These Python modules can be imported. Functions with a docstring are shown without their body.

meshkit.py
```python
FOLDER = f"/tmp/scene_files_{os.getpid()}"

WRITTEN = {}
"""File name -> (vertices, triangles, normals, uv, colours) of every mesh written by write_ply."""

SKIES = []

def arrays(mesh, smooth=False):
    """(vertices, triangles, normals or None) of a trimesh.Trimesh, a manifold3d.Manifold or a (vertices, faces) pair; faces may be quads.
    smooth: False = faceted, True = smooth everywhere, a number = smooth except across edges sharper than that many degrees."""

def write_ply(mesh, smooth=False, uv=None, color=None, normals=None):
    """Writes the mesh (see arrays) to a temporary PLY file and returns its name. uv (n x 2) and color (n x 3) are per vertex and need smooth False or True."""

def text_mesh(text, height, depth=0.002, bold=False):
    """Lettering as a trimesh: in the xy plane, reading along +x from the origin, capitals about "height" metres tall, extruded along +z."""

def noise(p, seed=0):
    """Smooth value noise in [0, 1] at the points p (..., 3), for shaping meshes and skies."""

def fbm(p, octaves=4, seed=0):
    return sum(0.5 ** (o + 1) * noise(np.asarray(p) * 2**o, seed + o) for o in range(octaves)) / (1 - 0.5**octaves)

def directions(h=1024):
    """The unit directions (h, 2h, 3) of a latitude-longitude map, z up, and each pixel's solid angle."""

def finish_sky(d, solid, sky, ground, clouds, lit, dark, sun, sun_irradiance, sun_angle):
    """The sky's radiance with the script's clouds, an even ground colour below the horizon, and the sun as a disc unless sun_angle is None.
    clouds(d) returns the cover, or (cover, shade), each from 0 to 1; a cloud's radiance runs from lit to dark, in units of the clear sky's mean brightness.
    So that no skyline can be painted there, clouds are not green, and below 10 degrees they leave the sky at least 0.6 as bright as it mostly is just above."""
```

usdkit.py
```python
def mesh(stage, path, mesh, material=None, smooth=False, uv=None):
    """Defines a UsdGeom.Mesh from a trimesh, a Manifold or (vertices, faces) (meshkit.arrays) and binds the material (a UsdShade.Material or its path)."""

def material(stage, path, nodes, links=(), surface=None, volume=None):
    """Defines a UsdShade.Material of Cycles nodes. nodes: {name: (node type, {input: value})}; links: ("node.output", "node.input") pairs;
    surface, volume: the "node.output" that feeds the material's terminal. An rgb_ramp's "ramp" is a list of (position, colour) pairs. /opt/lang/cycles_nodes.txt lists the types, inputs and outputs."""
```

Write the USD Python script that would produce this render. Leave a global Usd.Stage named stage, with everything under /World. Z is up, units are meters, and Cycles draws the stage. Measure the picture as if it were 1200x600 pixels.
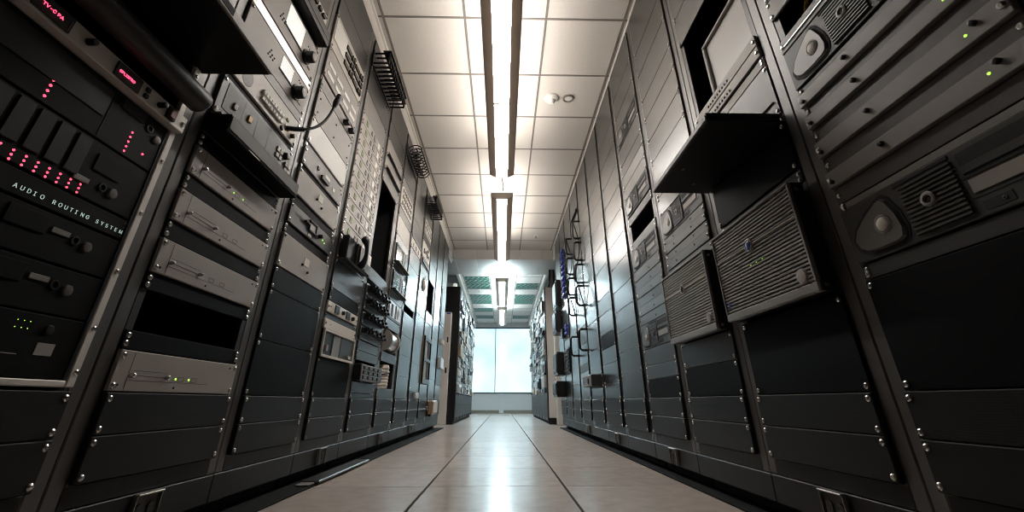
import math, random, numpy as np, trimesh, usdkit, meshkit
from pxr import Usd, UsdGeom, UsdLux, Gf, Sdf
from shapely.geometry import Polygon, Point
from shapely.ops import unary_union
random.seed(7); rng = np.random.default_rng(7)
stage = Usd.Stage.CreateInMemory()
UsdGeom.SetStageUpAxis(stage, UsdGeom.Tokens.z); UsdGeom.SetStageMetersPerUnit(stage, 1.0)
UsdGeom.Xform.Define(stage, '/World'); UsdGeom.Scope.Define(stage, '/World/Looks')

# ------------------------------------------------------------------ camera, light, exposure
EXPOSURE = 0.0
LENS = 36.0             # emission of the lamps' lenses (down)
UPLIGHT = 17.0          # emission of the lamps' upper slots
WINDOW = 1.25           # frosted glass wall, lit from behind
F, PX, PY = 500.0, 600.0, 232.0                 # focal length and principal point, pixels of 1200 x 600
CAM_Z = 0.339
fwd = np.array([588.5 - PX, 471 - PY, F]); fwd /= np.linalg.norm(fwd)
up = np.array([600 - PX, -815 - PY, F]); up -= fwd * (up @ fwd); up /= np.linalg.norm(up)
rgt = np.cross(up, fwd)
if rgt[0] < 0: rgt = -rgt
R = np.array([rgt, fwd, up])                    # rows: world X, Y, Z in camera axes (x right, y down, z forward)
cx, cy, cz = R[:, 0], -R[:, 1], -R[:, 2]        # camera's right, up, back in world axes
cam = UsdGeom.Camera.Define(stage, '/World/camera')
mat = Gf.Matrix4d(*[float(v) for v in (*cx, 0, *cy, 0, *cz, 0, 0, 0, CAM_Z, 1)])
cam.AddTransformOp().Set(mat)
APER = 36.0
cam.CreateHorizontalApertureAttr(APER); cam.CreateVerticalApertureAttr(APER / 2)
cam.CreateFocalLengthAttr(F / 1200 * APER)
cam.CreateHorizontalApertureOffsetAttr(0.0)
cam.CreateVerticalApertureOffsetAttr((PY - 300) / 1200 * APER)
cam.CreateClippingRangeAttr(Gf.Vec2f(0.01, 200))
cam.CreateExposureAttr(EXPOSURE)
dome = UsdLux.DomeLight.Define(stage, '/World/room_fill_sky'); dome.CreateIntensityAttr(0.01); dome.CreateColorAttr(Gf.Vec3f(0.8, 0.9, 1.0))

# ------------------------------------------------------------------ materials
def M(name, col, rough=0.5, metal=0.0, bump=0.0, bscale=400, vary=0.0, vscale=6, emit=None, es=0.0, spec=0.5, coat=0.0):
    p = {'base_color': col, 'roughness': rough, 'metallic': metal, 'specular_ior_level': spec, 'coat_weight': coat}
    if emit is not None: p['emission_color'] = emit; p['emission_strength'] = es
    n, l = {'p': ('principled_bsdf', p)}, []
    if bump or vary: n['g'] = ('texture_coordinate', {})
    if bump:
        n['t'] = ('noise_texture', {'scale': bscale, 'detail': 2.0}); n['b'] = ('bump', {'strength': bump, 'distance': 0.001})
        l += [('g.object', 't.vector'), ('t.fac', 'b.height'), ('b.normal', 'p.normal')]
    if vary:
        c = np.array(col)
        n['v'] = ('noise_texture', {'scale': vscale, 'detail': 5.0, 'roughness': 0.65})
        n['r'] = ('rgb_ramp', {'ramp': [(0.3, tuple(c * (1 - vary))), (0.7, tuple(np.minimum(c * (1 + vary), 1)))]})
        l += [('g.object', 'v.vector'), ('v.fac', 'r.fac'), ('r.color', 'p.base_color')]
    return usdkit.material(stage, '/World/Looks/' + name, n, l, surface='p.BSDF')
m_frame = M('black_frame_paint', (.12, .116, .112), .36, .55, bump=.05)
m_kick = M('black_kick_paint', (.010, .010, .0105), .40, bump=.08, bscale=700, spec=.25)
m_app = M('charcoal_appliance_plate', (.060, .056, .052), .42, .3, bump=.06, bscale=600)
m_app2 = M('dark_appliance_plate', (.042, .039, .037), .42, .3, bump=.06, bscale=600)
m_dark = M('dim_black_plastic', (.0045, .0045, .0045), .5, spec=.08)
m_dark2 = M('dim_charcoal_plastic', (.013, .0125, .012), .45, spec=.2)
m_row = M('beige_module_plate', (.33, .29, .25), .45, bump=.04, vary=.05)
m_edge = M('pale_aluminium_frame', (.60, .56, .51), .45, .2, bump=.05)
m_black = M('black_panel_paint', (.0055, .0055, .006), .5, bump=.12, bscale=900, spec=.05)
m_dkgray = M('dark_panel_paint', (.06, .058, .057), .36, .6, bump=.05, bscale=500, vary=.12)
m_steel = M('satin_gray_panel', (.10, .0985, .096), .25, .9, vary=.10)
m_gray = M('warm_gray_plate', (.27, .24, .215), .5, .1, bump=.1, bscale=700, vary=.06)
m_gray2 = M('dim_gray_plate', (.185, .17, .158), .45, .1, bump=.1, bscale=700, vary=.08)
m_cream = M('cream_plate', (.50, .45, .39), .45, bump=.04, vary=.05)
m_white = M('white_label', (.74, .71, .66), .5)
m_teal = M('blue_gray_panel', (.09, .11, .12), .36, .6, bump=.05)
m_void = M('deep_black', (.006, .006, .007), .8)
m_plast = M('black_plastic', (.010, .010, .0105), .32, spec=.3)
m_chrome = M('screw_metal', (.62, .6, .57), .22, 1.0)
m_alu = M('aluminium_trim', (.55, .53, .5), .32, .9, bump=.03)
m_bezel = M('charcoal_plastic', (.030, .0285, .0275), .42, spec=.35, bump=.08, bscale=900)
m_oval = M('brushed_gray_plastic', (.105, .098, .092), .33, .3)
m_redled = M('red_led', (.6, .03, .05), .4, emit=(1, .06, .12), es=3.0)
m_redtext = M('red_display_glow', (.6, .03, .05), .4, emit=(1, .05, .12), es=4.0)
m_grnled = M('green_led', (.2, .5, .05), .4, emit=(.45, 1, .08), es=1.6)
m_pale = M('pale_led', (.6, .7, .65), .4, emit=(.7, .9, .8), es=.35)  # pale unit lettering, a faint glow put into its colour
m_blueled = M('blue_plastic', (.05, .07, .40), .35, emit=(.1, .2, 1), es=.0)
m_red = M('dull_red_plastic', (.22, .05, .045), .45)
m_yellow = M('amber_plastic', (.6, .38, .08), .45)
m_orange = M('orange_plastic', (.7, .16, .04), .45)
m_brown = M('bronze_paint', (.30, .21, .13), .4, .3)
m_screen = M('lit_screen', (.8, .78, .72), .4, emit=(1, .97, .9), es=.55)  # near-white, with a slight glow put into the material
m_glass = M('dark_screen', (.02, .022, .024), .1)
m_crt = M('gray_screen', (.42, .41, .40), .22)
m_cable = M('gray_cable_jacket', (.22, .20, .18), .5)
m_greenmod = M('green_terminal', (.16, .2, .06), .5)
m_house = usdkit.material(stage, '/World/Looks/perforated_lamp_metal', {'p': ('principled_bsdf', {'base_color': (.24, .215, .195), 'roughness': .45, 'metallic': .3}),
    'l': ('translucent_bsdf', {'color': (.5, .43, .37)}), 'm': ('mix_closure', {'fac': .16})}, [('p.BSDF', 'm.closure1'), ('l.BSDF', 'm.closure2')], surface='m.closure')
m_wire = M('white_wire', (.8, .78, .75), .5)
m_wall = M('white_wall_paint', (.90, .91, .90), .6, bump=.05, bscale=120)
m_dim = M('dim_wall_paint', (.22, .21, .20), .7, bump=.05, bscale=120)
m_beam = M('soffit_panel', (.62, .60, .57), .5, vary=.04)
m_tee = M('ceiling_tee', (.17, .15, .13), .5)
m_fascia = M('white_trim_paint', (.62, .58, .53), .4)
m_base = M('tan_baseboard', (.36, .32, .26), .6)
m_cab = M('beige_gray_cabinet', (.62, .585, .54), .5, bump=.05)
m_grn = M('green_grille', (.006, .08, .05), .4)
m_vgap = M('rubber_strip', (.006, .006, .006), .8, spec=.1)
m_fm = M('far_module', (.34, .33, .32), .4, .2)
def tile_mat(name, col, rough, bump, bscale, vary, vscale, spec=.5):
    return M(name, col, rough, bump=bump, bscale=bscale, vary=vary, vscale=vscale, spec=spec)
m_tiles = [tile_mat('ceiling_tile_%d' % k, tuple(np.array((.56, .52, .475)) * s), .75, .9, 130, .09, 150) for k, s in enumerate((1.0, .97, 1.03))]
m_floor = [tile_mat('floor_tile_%d' % k, tuple(np.array((.40, .335, .30)) * s), .21, .05, 60, .13, 14) for k, s in enumerate((1.0, .95, 1.05))]
# perforated black metal
m_perf = usdkit.material(stage, '/World/Looks/perforated_black', {
    'g': ('texture_coordinate', {}), 'm': ('mapping', {'scale': (220., 220., 220.)}), 's': ('voronoi_texture', {'randomness': 0.0, 'scale': 1.0}),
    'r': ('rgb_ramp', {'ramp': [(.28, (.002, .002, .002)), (.36, (.013, .013, .0135))]}), 'b': ('bump', {'strength': .5, 'distance': .001}),
    'p': ('principled_bsdf', {'roughness': .4, 'specular_ior_level': .2})},
    [('g.object', 'm.vector'), ('m.vector', 's.vector'), ('s.distance', 'r.fac'), ('r.color', 'p.base_color'), ('s.distance', 'b.height'), ('b.normal', 'p.normal')], surface='p.BSDF')
m_perf2 = usdkit.material(stage, '/World/Looks/perforated_charcoal', {
    'g': ('texture_coordinate', {}), 'm': ('mapping', {'scale': (150., 150., 150.)}), 's': ('voronoi_texture', {'randomness': 0.0, 'scale': 1.0}),
    'r': ('rgb_ramp', {'ramp': [(.28, (.002, .002, .002)), (.36, (.07, .066, .062))]}), 'p': ('principled_bsdf', {'roughness': .45, 'specular_ior_level': .2})},
    [('g.object', 'm.vector'), ('m.vector', 's.vector'), ('s.distance', 'r.fac'), ('r.color', 'p.base_color')], surface='p.BSDF')
m_perfgray = usdkit.material(stage, '/World/Looks/perforated_gray', {
    'g': ('texture_coordinate', {}), 'm': ('mapping', {'scale': (300., 300., 300.)}), 's': ('voronoi_texture', {'randomness': 0.0, 'scale': 1.0}),
    'r': ('rgb_ramp', {'ramp': [(.3, (.02, .018, .016)), (.4, (.34, .30, .26))]}), 'p': ('principled_bsdf', {'roughness': .45})},
    [('g.object', 'm.vector'), ('m.vector', 's.vector'), ('s.distance', 'r.fac'), ('r.color', 'p.base_color')], surface='p.BSDF')
def emitter(name, col, s):
    return usdkit.material(stage, '/World/Looks/' + name, {'e': ('emission', {'color': col, 'strength': s})}, [], surface='e.emission')
m_lens = emitter('lamp_lens', (1.0, .955, .90), LENS)
m_up = emitter('lamp_upper_slot', (1.0, .94, .87), UPLIGHT)
m_lens_far = emitter('far_lamp_lens', (.70, .91, 1.0), LENS * 2.3)
m_up_far = emitter('far_lamp_upper_slot', (.72, .92, 1.0), UPLIGHT * 1.8)
m_pane = usdkit.material(stage, '/World/Looks/frosted_glass', {
    'g': ('texture_coordinate', {}), 'n': ('noise_texture', {'scale': 1.3, 'detail': 2.0}),
    'r': ('rgb_ramp', {'ramp': [(.3, (.46, .75, .87)), (.7, (.74, .93, .99))]}),
    'p': ('principled_bsdf', {'base_color': (.5, .62, .66), 'roughness': .12, 'emission_strength': WINDOW})},
    [('g.object', 'n.vector'), ('n.fac', 'r.fac'), ('r.color', 'p.emission_color')], surface='p.BSDF')

# ------------------------------------------------------------------ mesh builder: x along the face, z up, o outward (towards the aisle) = -y
def _cb():
    P = []
    for sx in (-1, 1):
        for sy in (-1, 1):
            for sz in (-1, 1):
                for ax in range(3):
                    P.append((sx, sy, sz, ax))
    pts = np.array([[s[k] * (1.0 if k == s[3] else .8) for k in range(3)] for s in P])
    h = trimesh.convex.convex_hull(pts)
    idx = [int(np.argmin(np.linalg.norm(pts - v, axis=1))) for v in h.vertices]
    return np.array([p[:3] for p in P], float), np.array([[k != p[3] for k in range(3)] for p in P], float), np.array(idx)[h.faces]
CB_S, CB_M, CB_F = _cb()
BX_S = np.array([[x, y, z] for x in (-1, 1) for y in (-1, 1) for z in (-1, 1)], float)
BX_F = trimesh.convex.convex_hull(BX_S); BX_F = np.array([int(np.argmin(np.linalg.norm(BX_S - v, axis=1))) for v in BX_F.vertices])[BX_F.faces]
class G:
    def __init__(s): s.v, s.f, s.n = [], [], 0
    def add(s, v, f):
        s.v.append(np.asarray(v, float)); s.f.append(np.asarray(f) + s.n); s.n += len(v); return s
    def box(s, x0, x1, z0, z1, o0, o1, c=.0015):
        return s.cube(x0, x1, -max(o0, o1), -min(o0, o1), z0, z1, c)
    def cube(s, x0, x1, y0, y1, z0, z1, c=.0015):
        lo, hi = np.minimum((x0, y0, z0), (x1, y1, z1)), np.maximum((x0, y0, z0), (x1, y1, z1))
        h = (hi - lo) / 2; m = (hi + lo) / 2; c = min(c, h.min() * .5)
        if c <= 0: return s.add(BX_S * h + m, BX_F)
        return s.add(CB_S * (h - c * CB_M) + m, CB_F)
    def knob(s, x, z, r, o0, o1, n=20, dome=0.0, taper=.92):
        e = min(.15 * r, .3 * abs(o1 - o0)); prof = [(r, o0), (r * taper, o1 - e), (r * taper - e, o1), (r * .45, o1 + dome), (0, o1 + dome)]
        return s.lathe(prof, x, z, n)
    def lathe(s, prof, x, z, n=20):     # (radius, o) about an axis along o
        a = np.arange(n) * 2 * math.pi / n; V, Fc = [], []
        for r, o in prof:
            for t in a: V.append((x + r * math.cos(t), -o, z + r * math.sin(t)))
        k = len(prof)
        for i in range(k - 1):
            for j in range(n):
                p, q = i * n + j, i * n + (j + 1) % n
                Fc += [(p, q, q + n), (p, q + n, p + n)]
        return s.add(V, Fc)
    def poly(s, pg, o0, o1):
        t = trimesh.creation.extrude_polygon(pg, abs(o1 - o0)); v = t.vertices
        return s.add(np.stack([v[:, 0], -(v[:, 2] + min(o0, o1)), v[:, 1]], 1), t.faces)
    def tube(s, pts, r, n=8):           # points (x, y, z)
        pts = np.asarray(pts, float); d = np.gradient(pts, axis=0); d /= np.linalg.norm(d, axis=1)[:, None] + 1e-12
        ref = np.array([0, 0, 1.0]) if abs(d[0][2]) < .9 else np.array([1.0, 0, 0]); V, Fc = [], []
        a0 = ref - d[0] * (ref @ d[0]); a0 /= np.linalg.norm(a0); rr = np.broadcast_to(r, (len(pts),))
        for i in range(len(pts)):
            a0 = a0 - d[i] * (a0 @ d[i]); a0 /= np.linalg.norm(a0); b0 = np.cross(d[i], a0)
            for j in range(n):
                t = 2 * math.pi * j / n; V.append(pts[i] + rr[i] * (math.cos(t) * a0 + math.sin(t) * b0))
        for i in range(len(pts) - 1):
            for j in range(n):
                p, q = i * n + j, i * n + (j + 1) % n; Fc += [(p, q, q + n), (p, q + n, p + n)]
        V.append(pts[0]); V.append(pts[-1]); k = len(V); e = (len(pts) - 1) * n
        for j in range(n): Fc += [(k - 2, (j + 1) % n, j), (k - 1, e + j, e + (j + 1) % n)]
        return s.add(V, Fc)
    def rod(s, p, q, r, n=8): return s.tube([p, (np.array(p) + np.array(q)) / 2, q], r, n)
    def text(s, txt, x, z, h, o):
        t = meshkit.text_mesh(txt, h, .001); v = np.asarray(t.vertices)
        return s.add(np.stack([v[:, 0] + x, -(v[:, 2] + o), v[:, 1] + z], 1), t.faces)
    def dome(s, x, z, r, o, n=8): return s.lathe([(r, o), (r * .92, o + r * .32), (r * .55, o + r * .62), (r * .2, o + r * .62), (0, o + r * .4)], x, z, n)
    def mesh(s):
        t = trimesh.Trimesh(np.concatenate(s.v), np.concatenate(s.f), process=False); trimesh.repair.fix_normals(t, multibody=False) if s.n < 0 else None
        return t
_names = {}
def numbered(parent, name):
    k = _names.get((parent, name), 0); _names[(parent, name)] = k + 1
    return f'{parent}/{name}' + (f'_{k:03d}' if k else '')
def obj(name, g, m, parent=None, smooth=30, label=None, kind=None):
    pp = parent.GetPath().pathString if parent is not None else '/World'
    p = usdkit.mesh(stage, numbered(pp, name), g.mesh() if isinstance(g, G) else g, m, smooth=smooth).GetPrim()
    if label: p.SetCustomDataByKey('label', label)
    if kind: p.SetCustomDataByKey('kind', kind)
    return p
def tag(p, label, cat, group=None):
    p.SetCustomDataByKey('label', label); p.SetCustomDataByKey('category', cat)
    if group: p.SetCustomDataByKey('group', group)
    return p
def thing(name, label, cat, loc, rz=0, group=None):
    x = UsdGeom.Xform.Define(stage, numbered('/World', name)); x.AddTranslateOp().Set(Gf.Vec3d(*map(float, loc))); x.AddRotateZOp().Set(float(rz))
    return tag(x.GetPrim(), label, cat, group)
def dup(root, label, loc, rz=0, group=None):
    base = root.GetName().rstrip('0123456789').rstrip('_') if root.GetName()[-3:].isdigit() else root.GetName()
    r = thing(base, label, root.GetCustomDataByKey('category'), loc, rz, group or root.GetCustomDataByKey('group'))
    r.GetReferences().AddInternalReference(root.GetPath()); r.SetInstanceable(True); return r
def structure(name, m=None, mt=None, loc=None):
    if m is not None:
        p = obj(name, m, mt)
    else:
        p = UsdGeom.Xform.Define(stage, numbered('/World', name)).GetPrim()
    p.SetCustomDataByKey('kind', 'structure'); return p

# ------------------------------------------------------------------ the room
XL, XR, CEIL = -.925, .875, 2.935
Y0, Y1 = -2.2, 16.0
WX = 2.3
structure('floor_slab', G().cube(-WX, WX, Y0, Y1, -.12, -.019, 0), m_vgap)
fl = structure('floor')
FX = [-2.159, -1.549, -.939, -.329, .281, .891, 1.501, 2.111]
fy = 2.27 - .59 * 7
while fy < Y1 - .01:
    y1 = min(fy + .59, Y1)
    for a, b in zip(FX[:-1], FX[1:]):
        if max(a, -1.3) >= min(b, 1.3) : continue
        obj('floor_tile', G().cube(a + .005, b - .005, fy + .0042, y1 - .0042, -.02, 0, .0015), m_floor[rng.integers(3)], fl)
    fy += .59
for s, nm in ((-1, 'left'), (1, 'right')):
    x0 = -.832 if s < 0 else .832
    structure('trim_' + ('1' if s < 0 else '2'), G().cube(x0, XL - .08 if s < 0 else XR + .08, .3, 6.95, .0005, .007, .002), m_vgap)  # flat matte black strip added along the foot of each rack row
    structure('wall_' + nm, G().cube(s * WX, s * (WX - .1), Y0, Y1, -.02, 3.1, 0), m_dim)
structure('wall_back', G().cube(-WX + .1, WX - .1, Y0 - .1, Y0, -.02, 3.1, 0), m_dim)
# ceiling: tiles in a tee grid
structure('ceiling_slab', G().cube(-WX, WX, Y0, Y1, CEIL + .02, 3.1, 0), m_dim)
ce = structure('ceiling')
CX = [-1.525, -.915, -.305, .305, .895, 1.505]
cyl = [2.31 - .61 * 7 + .61 * k for k in range(31)]
GREEN = {(1, 9.63): 0, (1, 10.24): 0, (1, 11.46): 0, (1, 12.07): 0, (1, 13.29): 0, (1, 14.51): 0, (3, 10.24): 0, (3, 11.46): 0, (3, 12.07): 0, (3, 14.51): 0}
tee = G()
for y in cyl:
    if y > Y1: break
    if 7.3 < y < 7.7 + 0: continue
    for i in range(5):
        a, b = CX[i], CX[i + 1]
        y1 = min(y + .61, Y1)
        if 7.72 < y < 8.2: continue
        near_beam = y < 7.72 < y1
        if near_beam: y1 = 7.72
        vent = any(abs(y - k[1]) < .05 and i == k[0] for k in GREEN)
        if vent:
            obj('ceiling_grille', G().cube(a + .012, b - .012, y + .01, y1 - .01, CEIL + .012, CEIL + .018, 0), m_white, ce)
            for q in range(5):
                yy = y + .06 + q * .115; xs = np.linspace(a + .02, b - .02, 25); t = G(); V = []; Fc = []
                for j, x in enumerate(xs):
                    w = .018 * math.sin(j * 1.3 + q * 2.1)
                    V += [(x, yy + w - .034, CEIL + .010), (x, yy + w + .034, CEIL + .010), (x, yy + w + .03, CEIL - .002), (x, yy + w - .03, CEIL - .002)]
                    if j:
                        k0, k1 = 4 * (j - 1), 4 * j
                        for e in range(4): Fc += [(k0 + e, k0 + (e + 1) % 4, k1 + (e + 1) % 4), (k0 + e, k1 + (e + 1) % 4, k1 + e)]
                t.add(V, Fc); obj('grille_slat', t, m_grn, ce)
        else:
            obj('ceiling_tile', G().cube(a + .004, b - .004, y + .004, y1 - .004, CEIL + .003, CEIL + .018, .004), m_tiles[rng.integers(3)], ce)
    tee.cube(-1.5, 1.5, y - .009, y + .009, CEIL, CEIL + .01, .001)
for x in CX[1:5]: tee.cube(x - .009, x + .009, Y0, 7.72, CEIL - .001, CEIL + .01, .001); tee.cube(x - .009, x + .009, 8.78, Y1, CEIL - .001, CEIL + .01, .001)
obj('ceiling_tee', tee, m_tee, ce, kind='stuff')
# dropped soffit across the aisle with panel joints
bm = structure('trim_3')
bxs = [-1.6, -.91, -.51, -.11, .3, .71, 1.3]
for a, b in zip(bxs[:-1], bxs[1:]):
    obj('soffit_panel', G().cube(a + .002, b - .002, 7.72, 8.78, 2.75, CEIL + .01, .003), m_beam, bm)
# white fascia above the cabinets
structure('trim_4', G().cube(-.965, -1.03, Y0, 7.72, 2.66, CEIL, .004).cube(-.95, -.975, Y0, 7.72, CEIL - .03, CEIL - .004, .003).cube(-.945, -.975, Y0, 7.72, 2.70, 2.735, .01), m_fascia)
structure('trim_5', G().cube(.935, 1.0, Y0, 7.72, 2.72, CEIL, .004).cube(.915, .945, Y0, 7.72, CEIL - .03, CEIL - .004, .003), m_fascia)
structure('trim_6', G().cube(-.97, -1.03, 8.78, Y1, CEIL - .10, CEIL - .001, .004), m_fascia)
structure('trim_7', G().cube(.92, .98, 8.78, Y1, CEIL - .10, CEIL - .001, .004), m_fascia)
# end wall: parapet, frosted glass, baseboard
wf = structure('wall_far', G().cube(-WX + .1, WX - .1, Y1, Y1 + .12, -.02, .60, 0).cube(-WX + .1, WX - .1, Y1, Y1 + .12, 2.77, 3.1, 0), m_wall)
structure('baseboard_far', G().cube(-WX + .1, WX - .1, Y1 - .015, Y1, 0, .09, .003), m_base)
structure('trim_8', G().cube(-.105, .045, Y1 - .09, Y1, .0, .595, .004), m_wall)
wn = structure('window_1')
obj('pane', G().cube(-WX + .1, -.262, Y1 + .03, Y1 + .05, .63, 2.74, 0), m_pane, wn); obj('pane', G().cube(-.25, WX - .1, Y1 + .03, Y1 + .05, .63, 2.74, 0), m_pane, wn)
obj('mullion', G().cube(-.268, -.244, Y1, Y1 + .06, .63, 2.74, .002), m_teal, wn)
obj('window_frame', G().cube(-WX + .1, WX - .1, Y1 - .01, Y1 + .06, 2.735, 2.775, .003), m_teal, wn)
obj('window_sill', G().cube(-WX + .1, WX - .1, Y1 - .05, Y1 + .06, .60, .632, .004), m_teal, wn)

# ------------------------------------------------------------------ suspended lamps
def make_lamp(label, y0, lens, uplight, L_=2.4):
    t = thing('suspended_lamp', label, 'ceiling light', (-.025, y0, 2.44), 0, None)
    for s in (-1, 1):
        pr = [(.060, .0), (.124, .030), (.126, .034), (.126, .075), (.118, .075), (.118, .040), (.060, .008)]
        pg = Polygon([(s * a, b) for a, b in pr]); e = trimesh.creation.extrude_polygon(pg, L_ - .012); v = e.vertices
        obj('side_reflector', trimesh.Trimesh(np.stack([v[:, 0], .006 + v[:, 2], v[:, 1]], 1), e.faces[:, ::-1], process=False), m_house, t)
    for k in range(2):
        a, b = k * L_ / 2 + .012, (k + 1) * L_ / 2 - .012
        obj('lens', G().cube(-.058, .058, a, b, .003, .02, .004), lens, t)
    obj('centre_strap', G().cube(-.06, .06, L_ / 2 - .011, L_ / 2 + .011, .004, .03, .002), m_white, t)
    obj('upper_slot', G().cube(-.10, .10, .02, L_ - .02, .050, .060, 0), uplight, t)
    pc = Polygon([(-.062, -.002), (.062, -.002), (.127, .030), (.127, .078), (-.127, .078), (-.127, .030)])
    for y in (0, L_ - .006):
        e = trimesh.creation.extrude_polygon(pc, .006); v = e.vertices
        obj('end_cap', trimesh.Trimesh(np.stack([v[:, 0], y + v[:, 2], v[:, 1]], 1), e.faces[:, ::-1], process=False), m_house, t)
    for y in (.15, L_ - .15):
        obj('suspension_wire', G().rod((0, y, .06), (0, y, CEIL - 2.44), .0016, 6), m_wire, t)
    return t
lamp1 = make_lamp('long suspended fluorescent lamp nearest the camera, cut off by the top edge', 1.5, m_lens, m_up)
dup(lamp1, 'second suspended lamp along the aisle, its whole length in front of the soffit', (-.025, 4.42, 2.44))
lamp3 = make_lamp('suspended cool white lamp just beyond the dropped soffit', 8.15, m_lens_far, m_up_far)
dup(lamp3, 'smallest suspended lamp farthest down the aisle near the glass wall', (-.025, 10.95, 2.44))
cd = thing('lamp_cord', 'white wavy power cord between the first two suspended lamps', 'cord', (-.02, 4.12, 2.5))
ts = np.linspace(0, 1, 24)
obj('cord', G().tube([(.012 * math.sin(9 * t), .30 * t, .425 - .40 * t + .02 * math.sin(7 * t)) for t in ts], .006), m_wire, cd)
obj('ceiling_rose', G().cube(-.05, .05, -.05, .05, .415, .434, .006), m_white, cd)
ch = obj('suspension_chain', G().add([(0, 0, 0)], np.zeros((0, 3), int)), m_bezel) if False else None
g = G()
for k in range(5): g.tube([(-.025 + .018 * math.cos(a), 8.27, 2.55 + .045 * k + .028 * math.sin(a)) for a in np.linspace(0, 2 * math.pi, 13)], .004, 6)
tag(obj('suspension_chain', g, m_bezel), 'gray link chain hanging from the soffit to the lamp beyond it', 'chain')
def lathe_z(prof, n=28):
    t = trimesh.creation.revolve(np.array(prof), sections=n); return t
sd = thing('smoke_detector', 'white domed smoke detector on ceiling tile right of the first lamp', 'smoke detector', (.44, 3.23, CEIL + .003))
obj('base', lathe_z([(0, -.03), (.055, -.03), (.065, -.018), (.068, 0), (0, 0)]), m_white, sd)
obj('sensor_dome', lathe_z([(0, -.062), (.018, -.060), (.03, -.048), (.034, -.03), (0, -.03)]), m_white, sd)
sp = thing('ceiling_speaker', 'small round white ceiling ring beside the domed smoke detector', 'ceiling fitting', (.60, 3.23, CEIL + .003))
obj('ring', lathe_z([(.036, -.004), (.04, -.014), (.052, -.014), (.056, 0), (.036, 0), (.036, -.004)]), m_tee, sp); obj('cover', lathe_z([(0, -.008), (.036, -.006), (.036, 0), (0, 0)]), m_white, sp)
for (x, y, lb) in ((.557, 6.93, 'small white sprinkler head on the ceiling just before the soffit, right side'), (.55, 9.35, 'small pale sprinkler head on the far ceiling beyond the soffit, right side'), (-.62, 10.95, 'small pale fitting between green grilles on the far ceiling, left side')):
    t = thing('sprinkler_head', lb, 'sprinkler', (x, y, CEIL + .003)); obj('escutcheon', lathe_z([(0, -.01), (.04, -.008), (.045, 0), (0, 0)]), m_white, t)
    obj('deflector', lathe_z([(0, -.05), (.022, -.05), (.022, -.046), (.008, -.044), (.012, -.01), (0, -.01)]), m_base, t)

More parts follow.
